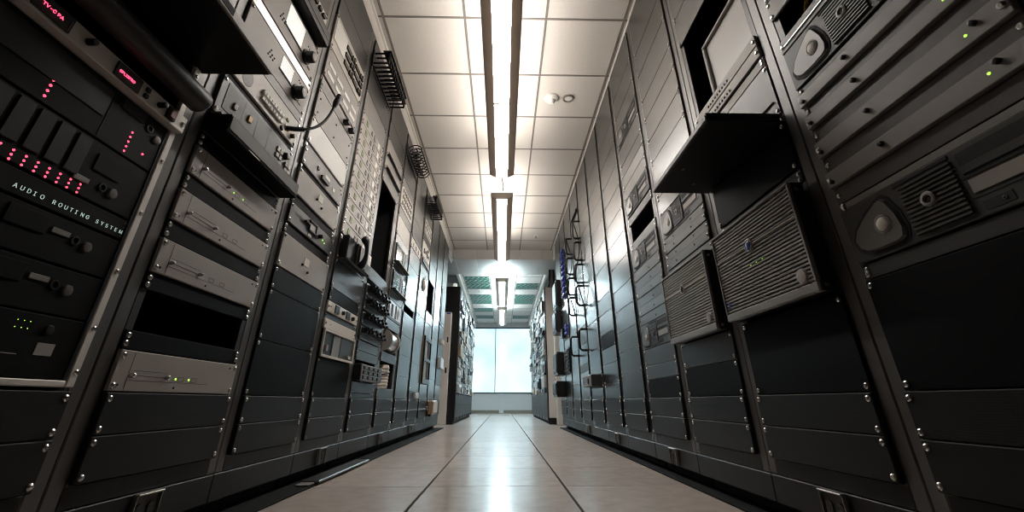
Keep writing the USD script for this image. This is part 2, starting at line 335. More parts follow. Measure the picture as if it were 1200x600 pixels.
# ------------------------------------------------------------------ racks
PW, W2 = .248, .2925
SIDE = {'L': (XL, 90.0), 'R': (XR, -90.0)}
START = {'L': .472, 'R': .45}
def centre(side, i): return START[side] + .585 * (i - 1) + .2925
def at(side, i, z=0., o=0.): return ((XL + o) if side == 'L' else (XR - o), centre(side, i), z)
def uloc(side, i, s): return (s - centre(side, i)) * (1 if side == 'L' else -1)
def screws(t, rows, near, x=.237):
    if near:
        for z, o in rows:
            for sx in (-1, 1): obj('screw', G().dome(sx * x, z, .0076, o, 12), m_chrome, t)
    else:
        g = G()
        for z, o in rows:
            for sx in (-1, 1): g.dome(sx * x, z, .0072, o, 6)
        obj('screws', g, m_chrome, t, kind='stuff')
def rack(side, i, label, panels, top, outlet=None, frame=m_frame, blank=m_black):
    loc = at(side, i); near = i <= 4
    t = thing('equipment_rack', label, 'equipment rack', loc, SIDE[side][1], None)
    for sx in (-1, 1):
        obj('upright', G().box(sx * .2505, sx * .2912, .131, top, -.03, 0, .0028), frame, t)
        obj('rack_rail', G().box(sx * .225, sx * .250, .131, top, -.012, -.001, .001), m_dkgray, t)
    b = G().box(-.291, -.281, .05, top, -.75, -.031, 0).box(.281, .291, .05, top, -.75, -.031, 0).box(-.28, .28, .05, top, -.75, -.74, 0)
    b.box(-.28, .28, top - .012, top, -.739, -.031, 0).box(-.28, .28, .05, .062, -.739, -.031, 0)
    obj('cabinet_body', b, m_void, t, smooth=False)
    obj('lower_rail', G().box(-.250, .250, .131, .176, -.03, -.0005, .002), m_kick, t)
    obj('upper_rail', G().box(-.250, .250, top - .03, top, -.03, -.0005, .002), frame, t)
    obj('kick_panel', G().box(-.2912, .2912, .05, .1295, -.03, 0, .0028), m_kick, t)
    obj('plinth', G().box(-.28, .28, 0.008, .049, -.72, -.05, 0), m_void, t)
    rows = []
    for p in panels:
        z0, z1, k = p[0], p[1], p[2]; m = p[3] if len(p) > 3 else blank
        if k == 'vent': obj('vent_panel', G().box(-PW, PW, z0, z1 - .001, .001, .015, .002), m_perf, t); o = .015
        elif k == 'blank': obj('blank_panel', G().box(-PW, PW, z0, z1 - .0015, .0005, .009, .0015), m, t); o = .009
        elif k == 'strip': obj('filler_strip', G().box(-PW, PW, z0, z1 - .0015, -.008, .004, .0015), m, t); o = .004
        rows += [(z0 + .012, o), (z1 - .014, o)]
        if k == 'blank' and z1 - z0 > .3: rows.append(((z0 + z1) / 2, o))
    screws(t, rows, near)
    return t
VENT = [(.178, .270, 'vent'), (.271, .360, 'vent')]
outlets = {}
def outlet(side, i, s, label, sockets=True):
    x, y, z = at(side, i)
    loc = (x + (.001 if side == 'L' else -.001), s, .056)
    if 'o' not in outlets:
        t = thing('power_outlet', label, 'power outlet', loc, SIDE[side][1])
        obj('box_hood', G().box(-.045, .045, .068, .072, 0, .018, .0008).box(-.045, -.043, 0, .068, 0, .014, .0005).box(.043, .045, 0, .068, 0, .014, .0005), m_alu, t)
        cp_ = obj('cover_plate', G().box(-.0425, .0425, 0, .0675, 0, .006, .001), m_bezel, t)
        for sx in (-.02, .02):
            pg = Point(sx, .034).buffer(.0145, 12).intersection(Polygon([(sx - .012, 0), (sx + .012, 0), (sx + .012, .07), (sx - .012, .07)]))
            sk_ = obj('socket', G().poly(pg, .006, .010), m_dkgray, cp_)
            obj('socket_slot', G().box(sx - .006, sx - .004, .034, .042, .0098, .0104, 0).box(sx + .004, sx + .006, .034, .042, .0098, .0104, 0).knob(sx, .028, .0025, .0098, .0104, 8), m_void, cp_)
        outlets['o'] = t
    else: dup(outlets['o'], label, loc, SIDE[side][1])

# generic rack-mounted unit. feats: (shape, part name, ...) in u (from the viewer's left edge) and v (up), metres
def unit(name, label, cat, side, i, z0, z1, m, feats=(), proud=.012, chassis=True, group=None, nscrew=True, mirror=False, hw=None):
    hw = hw or PW
    t = thing(name, label, cat, at(side, i, z0), SIDE[side][1], group); h = z1 - z0 - .0015
    obj('faceplate', G().box(-hw, hw, 0, h, .0008, proud, .0016), m, t)
    if chassis: obj('chassis', G().box(-.215, .215, .003, h - .003, -.35, .0, 0), m_void, t)
    addfeats(t, feats, proud, mirror)
    if nscrew:
        rows = [(.012, proud), (h - .012, proud)] if h > .06 else [(h / 2, proud)]
        screws(t, rows, i <= 3)
    return t
def addfeats(t, feats, proud, mirror=False):
    for f in feats:
        k, nm = f[0], f[1]; kw = {}
        X = (lambda u: PW - u) if mirror else (lambda u: u - PW)
        if k == 'box': _, _, u0, u1, v0, v1, d, m = f; g = G().box(X(u0), X(u1), v0, v1, proud - .0005, proud + d, .001)
        elif k == 'knob': _, _, u, v, r, d, m = f; g = G().knob(X(u), v, r, proud - .0005, proud + d, dome=.0005)
        elif k == 'led': _, _, u, v, r, m = f; g = G().dome(X(u), v, r, proud, 10)
        elif k == 'ring': _, _, u, v, r0, r1, d, m = f; g = G().lathe([(r1, proud - .0005), (r1, proud + d * .7), (r1 - .15 * (r1 - r0), proud + d), (r0 + .15 * (r1 - r0), proud + d), (r0, proud + d * .6), (r0, proud - .0005)], X(u), v, 22)
        elif k == 'frame': _, _, u0, u1, v0, v1, w, d, m = f; g = G().box(X(u0), X(u1), v0, v0 + w, proud - .0005, proud + d).box(X(u0), X(u1), v1 - w, v1, proud - .0005, proud + d).box(X(u0), X(u0 + w), v0 + w, v1 - w, proud - .0005, proud + d).box(X(u1 - w), X(u1), v0 + w, v1 - w, proud - .0005, proud + d)
        elif k == 'handle': _, _, u0, u1, v, d, m = f; a, b, o = X(u0), X(u1), proud; g = G().tube([(a, -o, v), (a, -o - d * .7, v), (a + (b - a) * .06, -o - d, v), (b - (b - a) * .06, -o - d, v), (b, -o - d * .7, v), (b, -o, v)], .0035, 8)
        elif k == 'text': _, _, txt, u, v, h, m = f; g = G().text(txt, u - PW, v, h, proud)
        obj(nm, g, m, t)

# ---- gray power amplifiers (left bay 2)
def amp(label, z0, lit):
    t = unit('power_amplifier', label, 'amplifier', 'L', 2, z0, z0 + .093, m_gray, [
        ('box', 'seam', .044, .0452, .002, .088, .0006, m_bezel), ('box', 'bar_handle', .054, .172, .0355, .0366, .0008, m_bezel), ('knob', 'handle_post', .052, .036, .0055, .011, m_chrome), ('knob', 'handle_post', .174, .036, .0055, .011, m_chrome),
        ('box', 'engraved_line', .05, .36, .0245, .0256, .0005, m_bezel), ('box', 'engraved_line', .05, .175, .047, .0478, .0005, m_bezel),
        ('frame', 'engraved_mark', .222, .246, .028, .040, .0011, .0005, m_bezel), ('frame', 'engraved_mark', .278, .302, .028, .040, .0011, .0005, m_bezel),
        ('knob', 'plug', .215, .012, .0032, .002, m_plast), ('knob', 'plug', .022, .014, .003, .002, m_plast), ('knob', 'plug', .455, .078, .003, .002, m_plast)] +
        ([('led', 'status_led', .213, .034, .0032, m_grnled), ('led', 'status_led', .268, .034, .0032, m_grnled)] if lit else []), proud=.011, group='gray power amplifiers in the second left bay')
    return t
amp('top gray power amplifier with two green lights, directly under the meshed black unit', .943, True)
amp('second gray power amplifier from the top in the left stack of amplifiers', .797, False)
amp('third gray power amplifier from the top, above the deep black recess', .648, False)
amp('lowest gray power amplifier, below the deep black recess', .362, True)
rack('L', 2, 'black rack bay on the left holding four gray amplifiers', VENT + [(.457, .502, 'strip'), (.602, .646, 'strip'), (.743, .796, 'strip'), (.892, .942, 'strip'), (1.037, 1.085, 'strip'),
     (1.31, 1.334, 'strip'), (1.885, 1.91, 'strip', m_dkgray), (2.12, 2.30, 'blank', m_dkgray), (2.30, 2.45, 'blank', m_dkgray), (2.45, 2.66, 'blank', m_dkgray)], 2.69)
outlet('L', 2, 1.352, 'double power outlet low on the left kick panel nearest the camera')
# meshed black unit
t = thing('meshed_unit', 'black protruding unit with perforated mesh bezel under the control module, left side', 'audio unit', at('L', 2, 1.088), 90)
obj('faceplate', G().box(-PW, PW, 0, .07, .0008, .006), m_plast, t); obj('bezel', G().box(-.245, .245, .002, .064, .006, .075, .004), m_dark, t)
obj('mesh_grille', G().box(-.238, .238,   .012, .056, .075, .078, .001), m_perf2, t); obj('top_lip', G().box(-.245, .245, .0645, .072, .0062, .04, .002), m_gray2, t); obj('light_bar', G().box(-.12, -.05, .005, .008, .075, .0765, 0), m_white, t)
obj('chassis', G().box(-.215, .215, .002, .068, -.35, 0, 0), m_void, t)
unit('control_module', 'dark gray control module with white keys and an amber button, above the meshed unit', 'audio unit', 'L', 2, 1.166, 1.309, m_dkgray,
     [('box', 'window', .03, .40, .03, .128, .002, m_bezel), ('led', 'status_led', .058, .10, .003, m_grnled), ('box', 'push_button', .075, .093, .060, .082, .008, m_gray), ('box', 'amber_button', .16, .18, .07, .094, .008, m_yellow)] +
     [('led', 'red_led', .245 + .011 * k, .072 - .001 * k, .0022, m_redled) for k in range(5)] +
     [('box', 'key', u, u + .02, v, v + .018, .007, m_cream) for u in (.372, .397) for v in (.056, .082)] + [('box', 'key', u, u + .02, v, v + .018, .007, m_cream) for u in (.452, .474) for v in (.03, .056)] +
     [('knob', 'control_knob', .445, .095, .016, .016, m_plast)] + [('box', 'divider', u, u + .0012, .03, .128, .0026, m_gray2) for u in (.13, .215, .3)])
pg_btn = [('box', 'push_button', .192 + .0205 * k, .209 + .0205 * k, v, v + .015, .010, m_white) for k in range(8) for v in (.025, .052)]
unit('intercom_panel', 'cream intercom panel with speaker grille and two rows of white buttons, left side', 'intercom', 'L', 2, 1.335, 1.456, m_cream,
     pg_btn + [('knob', 'speaker_grille', .10, .045, .036, .0012, m_perfgray), ('box', 'green_key', .385, .402, .066, .078, .005, m_greenmod), ('box', 'white_key', .383, .405, .03, .046, .006, m_white), ('knob', 'orange_lamp', .415, .035, .006, .008, m_orange), ('knob', 'control_knob', .45, .03, .010, .016, m_plast), ('knob', 'microphone_socket', .3685, .015, .012, .006, m_plast)])
unit('filler_unit', 'plain gray filler plate between the cream intercom and the knob receiver', 'panel', 'L', 2, 1.457, 1.50, m_gray2)
def receiver(label, z0, z1, du0, du1, dv0, dv1, knob, m, lit):
    return unit('monitor_receiver', label, 'receiver', 'L', 2, z0, z1, m, [('box', 'display', du0, du1, dv0, dv1, .002, lit), ('box', 'display_border', du0 - .006, du1 + .012, dv0 - .008, dv0 - .001, .004, m_plast)] +
        [('led', 'button', .16 + .018 * (k % 3) + .006 * (k // 3), .05 + .014 * (k // 3), .0045, m_plast) for k in range(7)] +
        [('led', 'button', .40 + .014 * k, .125 - .004 * k, .004, m_plast) for k in range(3)] +
        [('ring', 'knob_ring', knob[0], knob[1], .026, .035, .008, m_plast), ('knob', 'control_knob', knob[0], knob[1], .029, .042, m_plast), ('knob', 'knob_cap', knob[0], knob[1], .021, .0435, m_gray), ('box', 'slot', .43, .455, .030, .040, .002, m_plast)])
receiver('gray receiver with a white striped display and round knob, just above the intercom', 1.50, 1.646, .25, .345, .062, .128, (.395, .055), m_gray, m_screen)
t = [p for p in stage.GetPrimAtPath('/World').GetChildren() if p.GetName() == 'monitor_receiver'][0]
obj('display_stripe', sum([[0]], []) and G().box(.003 - .0, .096, .075, .0765, .0142, .0146, 0).box(.003, .096, .088, .0895, .0142, .0146, 0).box(.003, .096, .101, .1025, .0142, .0146, 0).box(.003, .096, .114, .1155, .0142, .0146, 0), m_gray, t)
unit('silver_strip', 'bright silver strip between the two knob receivers, left side', 'panel', 'L', 2, 1.648, 1.694, m_alu)
receiver('gray receiver with a tall white display, below the black drawer near the top left', 1.70, 1.884, .20, .345, .06, .17, (.40, .062), m_gray, m_screen)
t = thing('drawer_unit', 'black protruding drawer bar above the receivers, left side', 'drawer', at('L', 2, 1.912), 90)
df_ = obj('drawer_front', G().box(-PW, PW, 0, .085, .0008, .05, .004), m_plast, t); obj('pull_groove', G().box(-.24, .24, .035, .039, .05, .052, .0005), m_dkgray, df_); obj('drawer_body', G().box(-.215, .215, .003, .08, -.35, 0, 0), m_void, t)
unit('jackfield', 'light jack panel with black sockets above the black drawer, left side', 'patch panel', 'L', 2, 2.0, 2.118, m_cream, [('box', 'jack', .03 + .045 * k, .055 + .045 * k, v, v + .022, .012, m_plast) for k in range(10) for v in (.018, .066)])
# gooseneck microphone
mc = thing('gooseneck_microphone', 'black gooseneck microphone bent out from the cream intercom panel', 'microphone', (XL + .0205, 1.47, 1.350), 90)
P0 = np.array([.0, 0, 0])
def bez(p, n=24):
    p = np.array(p, float); t = np.linspace(0, 1, n)[:, None]
    return (1 - t) ** 3 * p[0] + 3 * (1 - t) ** 2 * t * p[1] + 3 * (1 - t) * t ** 2 * p[2] + t ** 3 * p[3]
MIC = bez([(0, -.008, 0), (.055, -.085, .02), (.155, -.085, .10), (.178, -.10, .25)])
obj('gooseneck', G().tube(MIC, .0066), m_plast, mc); obj('base_plug', G().tube([tuple(MIC[0]), tuple(MIC[3]), tuple(MIC[6])], .0105, 10), m_plast, mc)
d = MIC[-1] - MIC[-3]; d /= np.linalg.norm(d)
mh_ = obj('microphone_head', G().tube([MIC[-1] - d * .005, MIC[-1] + d * .02, MIC[-1] + d * .068, MIC[-1] + d * .076], [.009, .0145, .0145, .011], 14), m_plast, mc)
obj('head_band', G().tube([MIC[-1] + d * .054, MIC[-1] + d * .060], [.0152, .0152], 14), m_dkgray, mh_)

# ---- left bay 1: framed bay of dark gear under the black shelf
rack('L', 1, 'black rack bay at the far left edge with red lights inside an aluminium frame', VENT + [(1.30, 1.50, 'blank', m_dkgray), (1.50, 1.9, 'blank', m_dkgray), (1.9, 2.3, 'blank', m_dkgray), (2.3, 2.66, 'blank', m_dkgray)], 2.69)
fr = thing('bay_frame', 'gray aluminium frame around the dark bay on the far left', 'frame', at('L', 1, .366), 90)
for sx in (-1, 1):
    obj('side_bar', G().box(sx * .226, sx * .247, 0, .642, .001, .014, .002), m_edge, fr); obj('side_bar', G().box(sx * .226, sx * .247, .697, .868, .001, .014, .002), m_edge, fr)
obj('bottom_bar', G().box(-.2255, .2255, 0, .013, .001, .014, .002), m_edge, fr); obj('glass_edge', G().box(.2205, .2255, .0135, .64, .001, .010, .001), m_teal, fr)
for z in (.03, .12, .25, .40, .55, .76, .80, .84): obj('screw', G().dome(.238, z, .0065, .014), m_chrome, fr)
t = unit('page_controller', 'gray one-unit page controller with two red readouts, far left', 'controller', 'L', 1, 1.011, 1.060, m_edge,
     [('box', 'display_window', .066, .144, .006, .044, .004, m_plast), ('box', 'display_window', .256, .330, .004, .042, .004, m_plast)], proud=.03)
for (nm, *f) in ():
    pass
addfeats(t, [('text', 'readout', 'TV-C PA', .080, .020, .0072, m_redtext), ('text', 'readout', 'SPLIIPRO', .264, .017, .0070, m_redtext), ('box', 'readout_bar', .137, .140, .01, .036, .0006, m_teal)], .0345)
addfeats(t, [('knob', 'control_knob', .184, .025, .008, .018, m_plast), ('box', 'button', .344, .356, .026, .038, .006, m_plast), ('box', 'button', .344, .356, .008, .02, .006, m_plast), ('led', 'red_led', .350, .032, .0025, m_redled),
             ('knob', 'control_knob', .396, .022, .008, .02, m_plast), ('box', 'rocker_frame', .420, .450, .006, .040, .008, m_plast), ('box', 'rocker_switch', .426, .444, .010, .034, .012, m_red)], .03)
# black roll under the shelf
t = thing('black_roll', 'black rolled tube lying on the page controller under the black shelf', 'roll', at('L', 1, 1.112), 90)
obj('roll', G().tube([(x, -.055, .0) for x in np.linspace(-.24, .235, 6)], .034, 24), m_bezel, t); obj('end_ring', G().tube([(.2355, -.055, 0), (.2385, -.055, 0)], [.0345, .033], 24), m_dkgray, t)
# dark gear
unit('dark_readout_unit', 'dark gray unit with a slanted row of five red lights, far left edge', 'audio unit', 'L', 1, .875, 1.009, m_dark,
     [('box', 'panel_inset', .02, .30,   .052, .120, .002, m_dark2), ('box', 'seam', .305, .308, .005, .128, .001, m_void)] + [('led', 'red_led', .1815, .014 + .0132 * k, .0031, m_redled) for k in range(5)] +
     [('box', 'drive_slot', .33, .40, .10, .13, .002, m_void), ('ring', 'ring', .42, .10, .006, .011, .003, m_dark2), ('knob', 'power_button', .45, .085, .012, .005, m_oval)] +
     [('led', 'red_led', .3815, .010 + .0132 * k, .0029, m_redled) for k in range(5)] + [('led', 'red_led', .43, .03, .003, m_redled)], proud=.008, hw=.2195)
g1 = [('box', 'line_card', .02 + .042 * k, .052 + .042 * k, .035, .122, .004, m_dark2) for k in range(7)]
unit('modem_shelf', 'shelf of dark line cards with rows of red lights, far left edge', 'modem shelf', 'L', 1, .742, .872, m_dark, g1 + [('led', 'red_led', .16 + .0233 * k, v, .0025, m_redled) for k in range(-6, 8) for v in (.003, .0125, .022)] +
     [('box', 'drive_cover', .33, .40, .065, .105, .003, m_dark), ('box', 'tag', .30, .336, .028, .040, .003, m_gray2), ('ring', 'ring', .37, .038, .006, .010, .003, m_dark2), ('knob', 'power_button', .398, .036, .013, .005, m_oval)], proud=.008, hw=.2195)
unit('routing_system', 'black unit lettered in spaced pale capitals, far left edge', 'audio unit', 'L', 1, .69, .738, m_dark, [('text', 'lettering', c, (.2105 + .0128 * k), .012, .0085, m_pale) for k, c in enumerate('AUDIO ROUTING SYSTEM') if c != ' '] + [('led', 'rail_hole', .462, .006 + .011 * k, .0018, m_gray2) for k in range(4)], proud=.008, hw=.2195)
def mirror_server(label, z0, z1):
    unit('rack_server', label, 'server', 'L', 1, z0, z1, m_dark, [('box', 'drive_cover', .22, .30, .045, .08, .003, m_dark), ('box', 'tag', .31, .35, .055, .066, .003, m_gray2), ('ring', 'ring', .365, .055, .006, .010, .003, m_dark2), ('knob', 'power_button', .395, .05, .012, .005, m_oval), ('box', 'vent_slat', .02, .2, .03, .036, .003, m_dark), ('box', 'vent_slat', .02, .2, .05, .056, .003, m_dark)], proud=.008, hw=.2195)
mirror_server('black server with a round gray button just below the spaced pale lettering, far left', .595, .686)
mirror_server('black server in the middle of the dark framed bay, far left', .50, .592)
unit('sticker_panel', 'black panel with a pale square sticker at the foot of the framed bay', 'panel', 'L', 1, .382, .498, m_dark, [('box', 'sticker', .385, .422, .040, .063, .0006, m_gray), ('box', 'light_line', .20, .355, .038, .0395, .0006, m_gray), ('knob', 'power_button', .395, .088, .010, .004, m_dark2)] + [('led', 'green_led', .33 + .012 * (k % 3), .085 + .013 * (k // 3),   .0010, m_grnled) for k in range(6)], proud=.008, hw=.2195)
# big black shelf
sh = thing('pull_out_shelf', 'large black shelf pulled out over the dark bay, upper left', 'shelf', at('L', 1, 1.24), 90)
obj('tray', G().box(-.29, .265, 0, .006, .001, .205, .002), m_plast, sh); obj('front_lip', G().box(-.29, .265, 0, .034, .2055, .214, .002), m_gray, sh)
obj('side_lip', G().box(.258, .265, .0065, .03, .001, .205, .001), m_plast, sh); obj('handle_recess', G().box(-.16, .05, .007, .027, .214, .2155, .0005), m_void, sh)
obj('slide', G().box(.20, .215, .007, .028, -.3, .0, .001), m_dkgray, sh)

# ---- left bay 3
rack('L', 3, 'black rack bay on the left with gray tag panels over black panels', VENT + [(.3615, .553, 'blank'), (.554, .745, 'blank'), (.746, .838, 'blank'), (.985, 1.03, 'strip'), (1.125, 1.168, 'strip'), (1.296, 1.318, 'strip'), (1.405, 1.437, 'strip', m_gray2),
     (1.80, 1.83, 'strip', m_gray), (2.256, 2.40, 'blank', m_dkgray), (2.40, 2.66, 'blank', m_dkgray)], 2.69)
outlet('L', 3, 2.0, 'power outlet on the left kick panel of the third bay') if False else outlet('L', 4, 2.54, 'small power outlet on the left kick panel below the cream framed window unit')
def tagpanel(label, z0, z1, u):
    unit('tag_panel', label, 'panel', 'L', 3, z0, z1, m_gray, [('box', 'name_tag', u + .004, u + .055, .062, .098, .002, m_cream), ('knob', 'thumb_screw', u - .012, .060, .006, .008, m_plast), ('knob', 'thumb_screw', u + .052, .040, .006, .008, m_plast)])
tagpanel('gray panel with a cream tag and two thumbscrews, above the square screen unit', 1.17, 1.294, .225)
tagpanel('gray panel with a cream tag and two thumbscrews, below the square screen unit', .841, .983, .22)
unit('screen_unit', 'dark gray unit with a small square screen and two green lights, left side', 'monitor unit', 'L', 3, 1.032, 1.122, m_dkgray,
     [('frame', 'screen_frame', .19, .275, .03, .083, .008, .008, m_plast), ('box', 'screen', .198, .267, .038, .075, .002, m_crt), ('knob', 'control_knob', .32, .045, .011, .02, m_plast), ('box', 'lever', .14, .185, .052, .060, .012, m_plast), ('led', 'status_led', .365, .042, .004, m_grnled), ('led', 'status_led', .39, .034, .004, m_grnled), ('box', 'slot', .05, .16, .050, .053, .001, m_bezel), ('box', 'slot', .05, .16, .058, .061, .001, m_bezel), ('box', 'small_tag', .20, .235, .006, .020, .002, m_cream)])
unit('connector_unit', 'dark gray connector unit below the bright white panel, left side', 'patch panel', 'L', 3, 1.32, 1.403, m_gray2, [('box', 'connector', .20, .29, .02, .040, .012, m_plast), ('box', 'socket', .15, .17, .045, .062, .006, m_plast), ('box', 'small_tag', .25, .31, .052, .07, .002, m_cream), ('box', 'small_tag', .36, .39, .03, .05, .002, m_cream)])
unit('white_blanking_unit', 'bright white blank panel in the third left bay', 'panel', 'L', 3, 1.438, 1.572, m_white)
unit('beige_blanking_unit', 'plain beige panel with four black screws above the bright white panel', 'panel', 'L', 3, 1.574, 1.745, m_gray, [('led', 'black_screw', u, v, .006, m_plast) for u in (.03, .25, .46) for v in (.04, .12)])
unit('dual_connector_strip', 'narrow gray strip with two thick black plugs, third left bay', 'patch panel', 'L', 3, 1.747, 1.80, m_gray2, [('box', 'plug', .32, .355, .016, .038, .03, m_plast), ('box', 'plug', .405, .44, .016, .038, .03, m_plast)])
unit('label_strip_panel', 'beige panel with two rows of white labels below the switch matrix', 'patch panel', 'L', 3, 1.832, 2.02, m_gray, [('box', 'white_label', .03 + .115 * k, .12 + .115 * k, v, v + .024, .002, m_white) for k in range(4) for v in (.03, .085)] + [('led', 'red_led', .40, .05, .004, m_orange)])
mx = [('box', 'white_plate', .01, .17, .06, .2, .003, m_white)]
for b in range(2):
    for r in range(3):
        mx.append(('box', 'fader', .175 + .155 * b, .25 + .155 * b, .04 + .055 * r, .066 + .055 * r, .008, m_plast))
        mx.append(('box', 'switch', .256 + .155 * b, .278 + .155 * b, .035 + .055 * r, .064 + .055 * r, .012, m_plast)); mx.append(('box', 'switch', .288 + .155 * b, .309 + .155 * b, .040 + .055 * r, .074 + .055 * r, .012, m_plast)); mx.append(('led', 'red_key', .317 + .155 * b, .05 + .055 * r, .009, m_red))
unit('switch_matrix', 'white switch matrix with black faders and red keys near the upper left', 'control panel', 'L', 3, 2.025, 2.254, m_cream, mx)

# ---- left bay 4
rack('L', 4, 'rack bay on the left with rows of beige modules above a black telephone', VENT + [(.3615, .543, 'blank'), (.736, .764, 'strip', m_teal), (.826, .895, 'blank'), (.896, 1.06, 'blank', m_dkgray), (1.06, 1.20, 'blank', m_dkgray), (2.05, 2.22, 'blank', m_gray2), (2.22, 2.40, 'blank', m_dkgray), (2.40, 2.66, 'blank', m_dkgray)], 2.69, frame=m_frame)
row0 = None
ORD = ['lowest', 'second lowest', 'third lowest', 'fourth lowest', 'fifth lowest', 'sixth from the bottom', 'seventh from the bottom', 'fourth highest', 'third highest', 'second highest', 'topmost']
for k in range(11):
    lb = ORD[k] + ' beige module row above the black telephone, left side'; z = 1.205 + .0767 * k
    if row0 is None:
        row0 = unit('module_row', lb, 'module row', 'L', 4, z, z + .0755, m_row, [('box', 'green_module', .085, .12, .02, .056, .003, m_greenmod), ('box', 'gray_module', .26, .30, .016, .058, .004, m_gray2), ('box', 'white_module', .36, .40, .014, .06, .003, m_white), ('box', 'dark_module', .43, .455, .02, .05, .003, m_gray2), ('box', 'shadow_gap', .20, .225, .018, .050, .003, m_dkgray)], group=None)
    else: dup(row0, lb, at('L', 4, z), 90)
unit('meter_panel', 'cream panel with two square black meters, left side', 'meter panel', 'L', 4, .766, .824, m_cream, [('box', 'meter', .10, .16, .008, .05, .006, m_plast), ('box', 'meter', .28, .34, .008, .05, .006, m_plast), ('knob', 'control_knob', .22, .028, .012, .016, m_plast), ('knob', 'control_knob', .39, .024, .012, .016, m_plast), ('led', 'red_lamp', .42, .036, .006, m_red), ('led', 'jack', .04, .03, .005, m_plast)])
unit('cream_plate_unit', 'plain cream plate above the bright framed window unit, left side', 'panel', 'L', 4, .684, .734, m_cream, [('led', 'jack', .08, .025, .004, m_gray2)])
t = unit('framed_window_unit', 'unit with bright metal frame around a dark window, left side', 'video unit', 'L', 4, .545, .682, m_plast, [('frame', 'metal_frame', .0, .496, 0, .1355, .012, .010, m_cream), ('box', 'pale_divider', .15, .26, .013, .122, .003, m_gray2), ('box', 'dark_door', .262, .48, .013, .122, .005, m_brown if False else m_bezel), ('box', 'white_fitting', .40, .44, .02, .035, .012, m_cream), ('box', 'white_fitting', .05, .075, .03, .06, .01, m_gray)])
# telephone on speaker box
ph = thing('wall_telephone', 'black telephone handset on a black box sticking out of the left racks', 'telephone', at('L', 4, 1.058), 90)
obj('speaker_box', G().box(-.24, .17, 0, .135, .0165, .058, .006), m_plast, ph)
pb_ = obj('base', G().box(-.10, .165, .004, .13, .0585, .07, .005), m_bezel, ph)
pts = bez([(-.06, -.079, -.005), (-.065, -.118, .03), (-.065, -.118, .14), (-.06, -.079, .175)], 18)
obj('handset', G().tube(pts, [.019, .022, .021, .019, .016, .014, .012, .0115, .011, .011, .0115, .012, .014, .016, .019, .021, .022, .019], 14), m_plast, ph)
obj('cradle', G().box(-.085, -.035, .02, .12, .0705, .080, .004), m_plast, ph)
for k in range(4):
    for j in range(3): obj('key', G().box(.0 + .024 * j, .016 + .024 * j, .012 + .018 * k, .024 + .018 * k, .0705, .075, .001), m_gray, pb_)
obj('label_card', G().box(.09, .155, .06, .125, .0705, .0715, 0), m_white, pb_)
# finger ducts
def finger_duct(side, i, z, label, first=[None]):
    if first[0] is None:
        t = thing('finger_duct', label, 'cable duct', at(side, i, z), SIDE[side][1])
        obj('back_plate', G().box(-.26, .26, 0, .13, .010, .016, .001), m_plast, t)
        for k in range(12):
            x = -.245 + .0445 * k
            obj('finger', G().box(x - .005, x + .005, .10, .112, .016, .125, .002).box(x - .005, x + .005, .012, .024, .016, .125, .002).box(x - .005, x + .005, .012, .112, .115, .127, .002), m_plast, t)
        obj('front_cover', G().box(-.262, .262, .055, .066, .1275, .134, .002).box(-.262, .262, .114, .120, .075, .134, .002), m_bezel, t)
        first[0] = t
    else: dup(first[0], label, at(side, i, z), SIDE[side][1])
finger_duct('L', 4, 2.43, 'black finger duct sticking out near the ceiling, closest to the camera')
finger_duct('L', 8, 2.44, 'smallest black finger duct high on the left, farthest from the camera')
# cable coils on bay 6
cc = thing('cable_ring_manager', 'stacked black rings holding looped cables near the ceiling, middle of the left row', 'cable manager', at('L', 6, 2.42, .005), 90)
for k in range(9):
    x = -.23 + .057 * k
    obj('cable_ring', G().tube([(x + .012 * math.sin(a), -.075 - .065 * math.cos(a), .065 + .06 * math.sin(a)) for a in np.linspace(0, 2 * math.pi, 17)], .0055, 7), m_plast, cc)
for k in range(4):
    r = .03 + .006 * k
    obj('looped_cable', G().tube([(x, -.075 - r * math.cos(x * 40 + k) * .6, .06 + r * math.sin(x * 33 + 2 * k) * .6) for x in np.linspace(-.24, .25, 40)], .005, 6), m_cable if k % 2 else m_plast, cc)
obj('back_plate', G().box(-.25, .25, 0, .13, .0095, .0125, .001), m_plast, cc)

# ---- left bay 5
rack('L', 5, 'rack bay on the left with a tall black opening above patch panels', VENT + [(.3615, .39, 'strip', m_teal), (.391, .455, 'blank', m_teal), (.64, .70, 'blank', m_teal), (.581, .639, 'blank', m_teal), (1.10, 1.185, 'blank', m_dkgray), (1.862, 1.965, 'blank', m_gray2), (2.235, 2.40, 'blank', m_dkgray), (2.40, 2.66, 'blank', m_dkgray)], 2.69)
pp0 = None
for k, z in enumerate((.74, .83, .925, 1.015)):
    lb = ['lowest', 'second lowest', 'second highest', 'topmost'][k] + ' of the four black patch panels bristling with plugs, left side'
    if pp0 is None:
        pp0 = unit('patch_panel', lb, 'patch panel', 'L', 5, z - .035, z + .05, m_teal, [('box', 'socket_bar', .02, .476, .035, .075, .006, m_plast)] + [('box', 'plug', .03 + .037 * j, .052 + .037 * j, v, v + .014, .035 + .012 * ((j * 7 + q) % 3), m_plast) for j in range(12) for q, v in enumerate((.038, .058))] + [('box', 'white_tag', .43, .455, .048, .066, .012, m_white)])
    else: dup(pp0, lb, at('L', 5, z - .035), 90)
kp = thing('keypad_box', 'black keypad box with twelve square buttons sticking out low on the left', 'keypad', at('L', 5, .458), 90)
obj('case', G().box(-.245, .245, 0, .098, .001, .048, .004), m_plast, kp); obj('bezel', G().box(-.242, .242, .003, .095, .0482, .053, .002), m_gray2, kp)
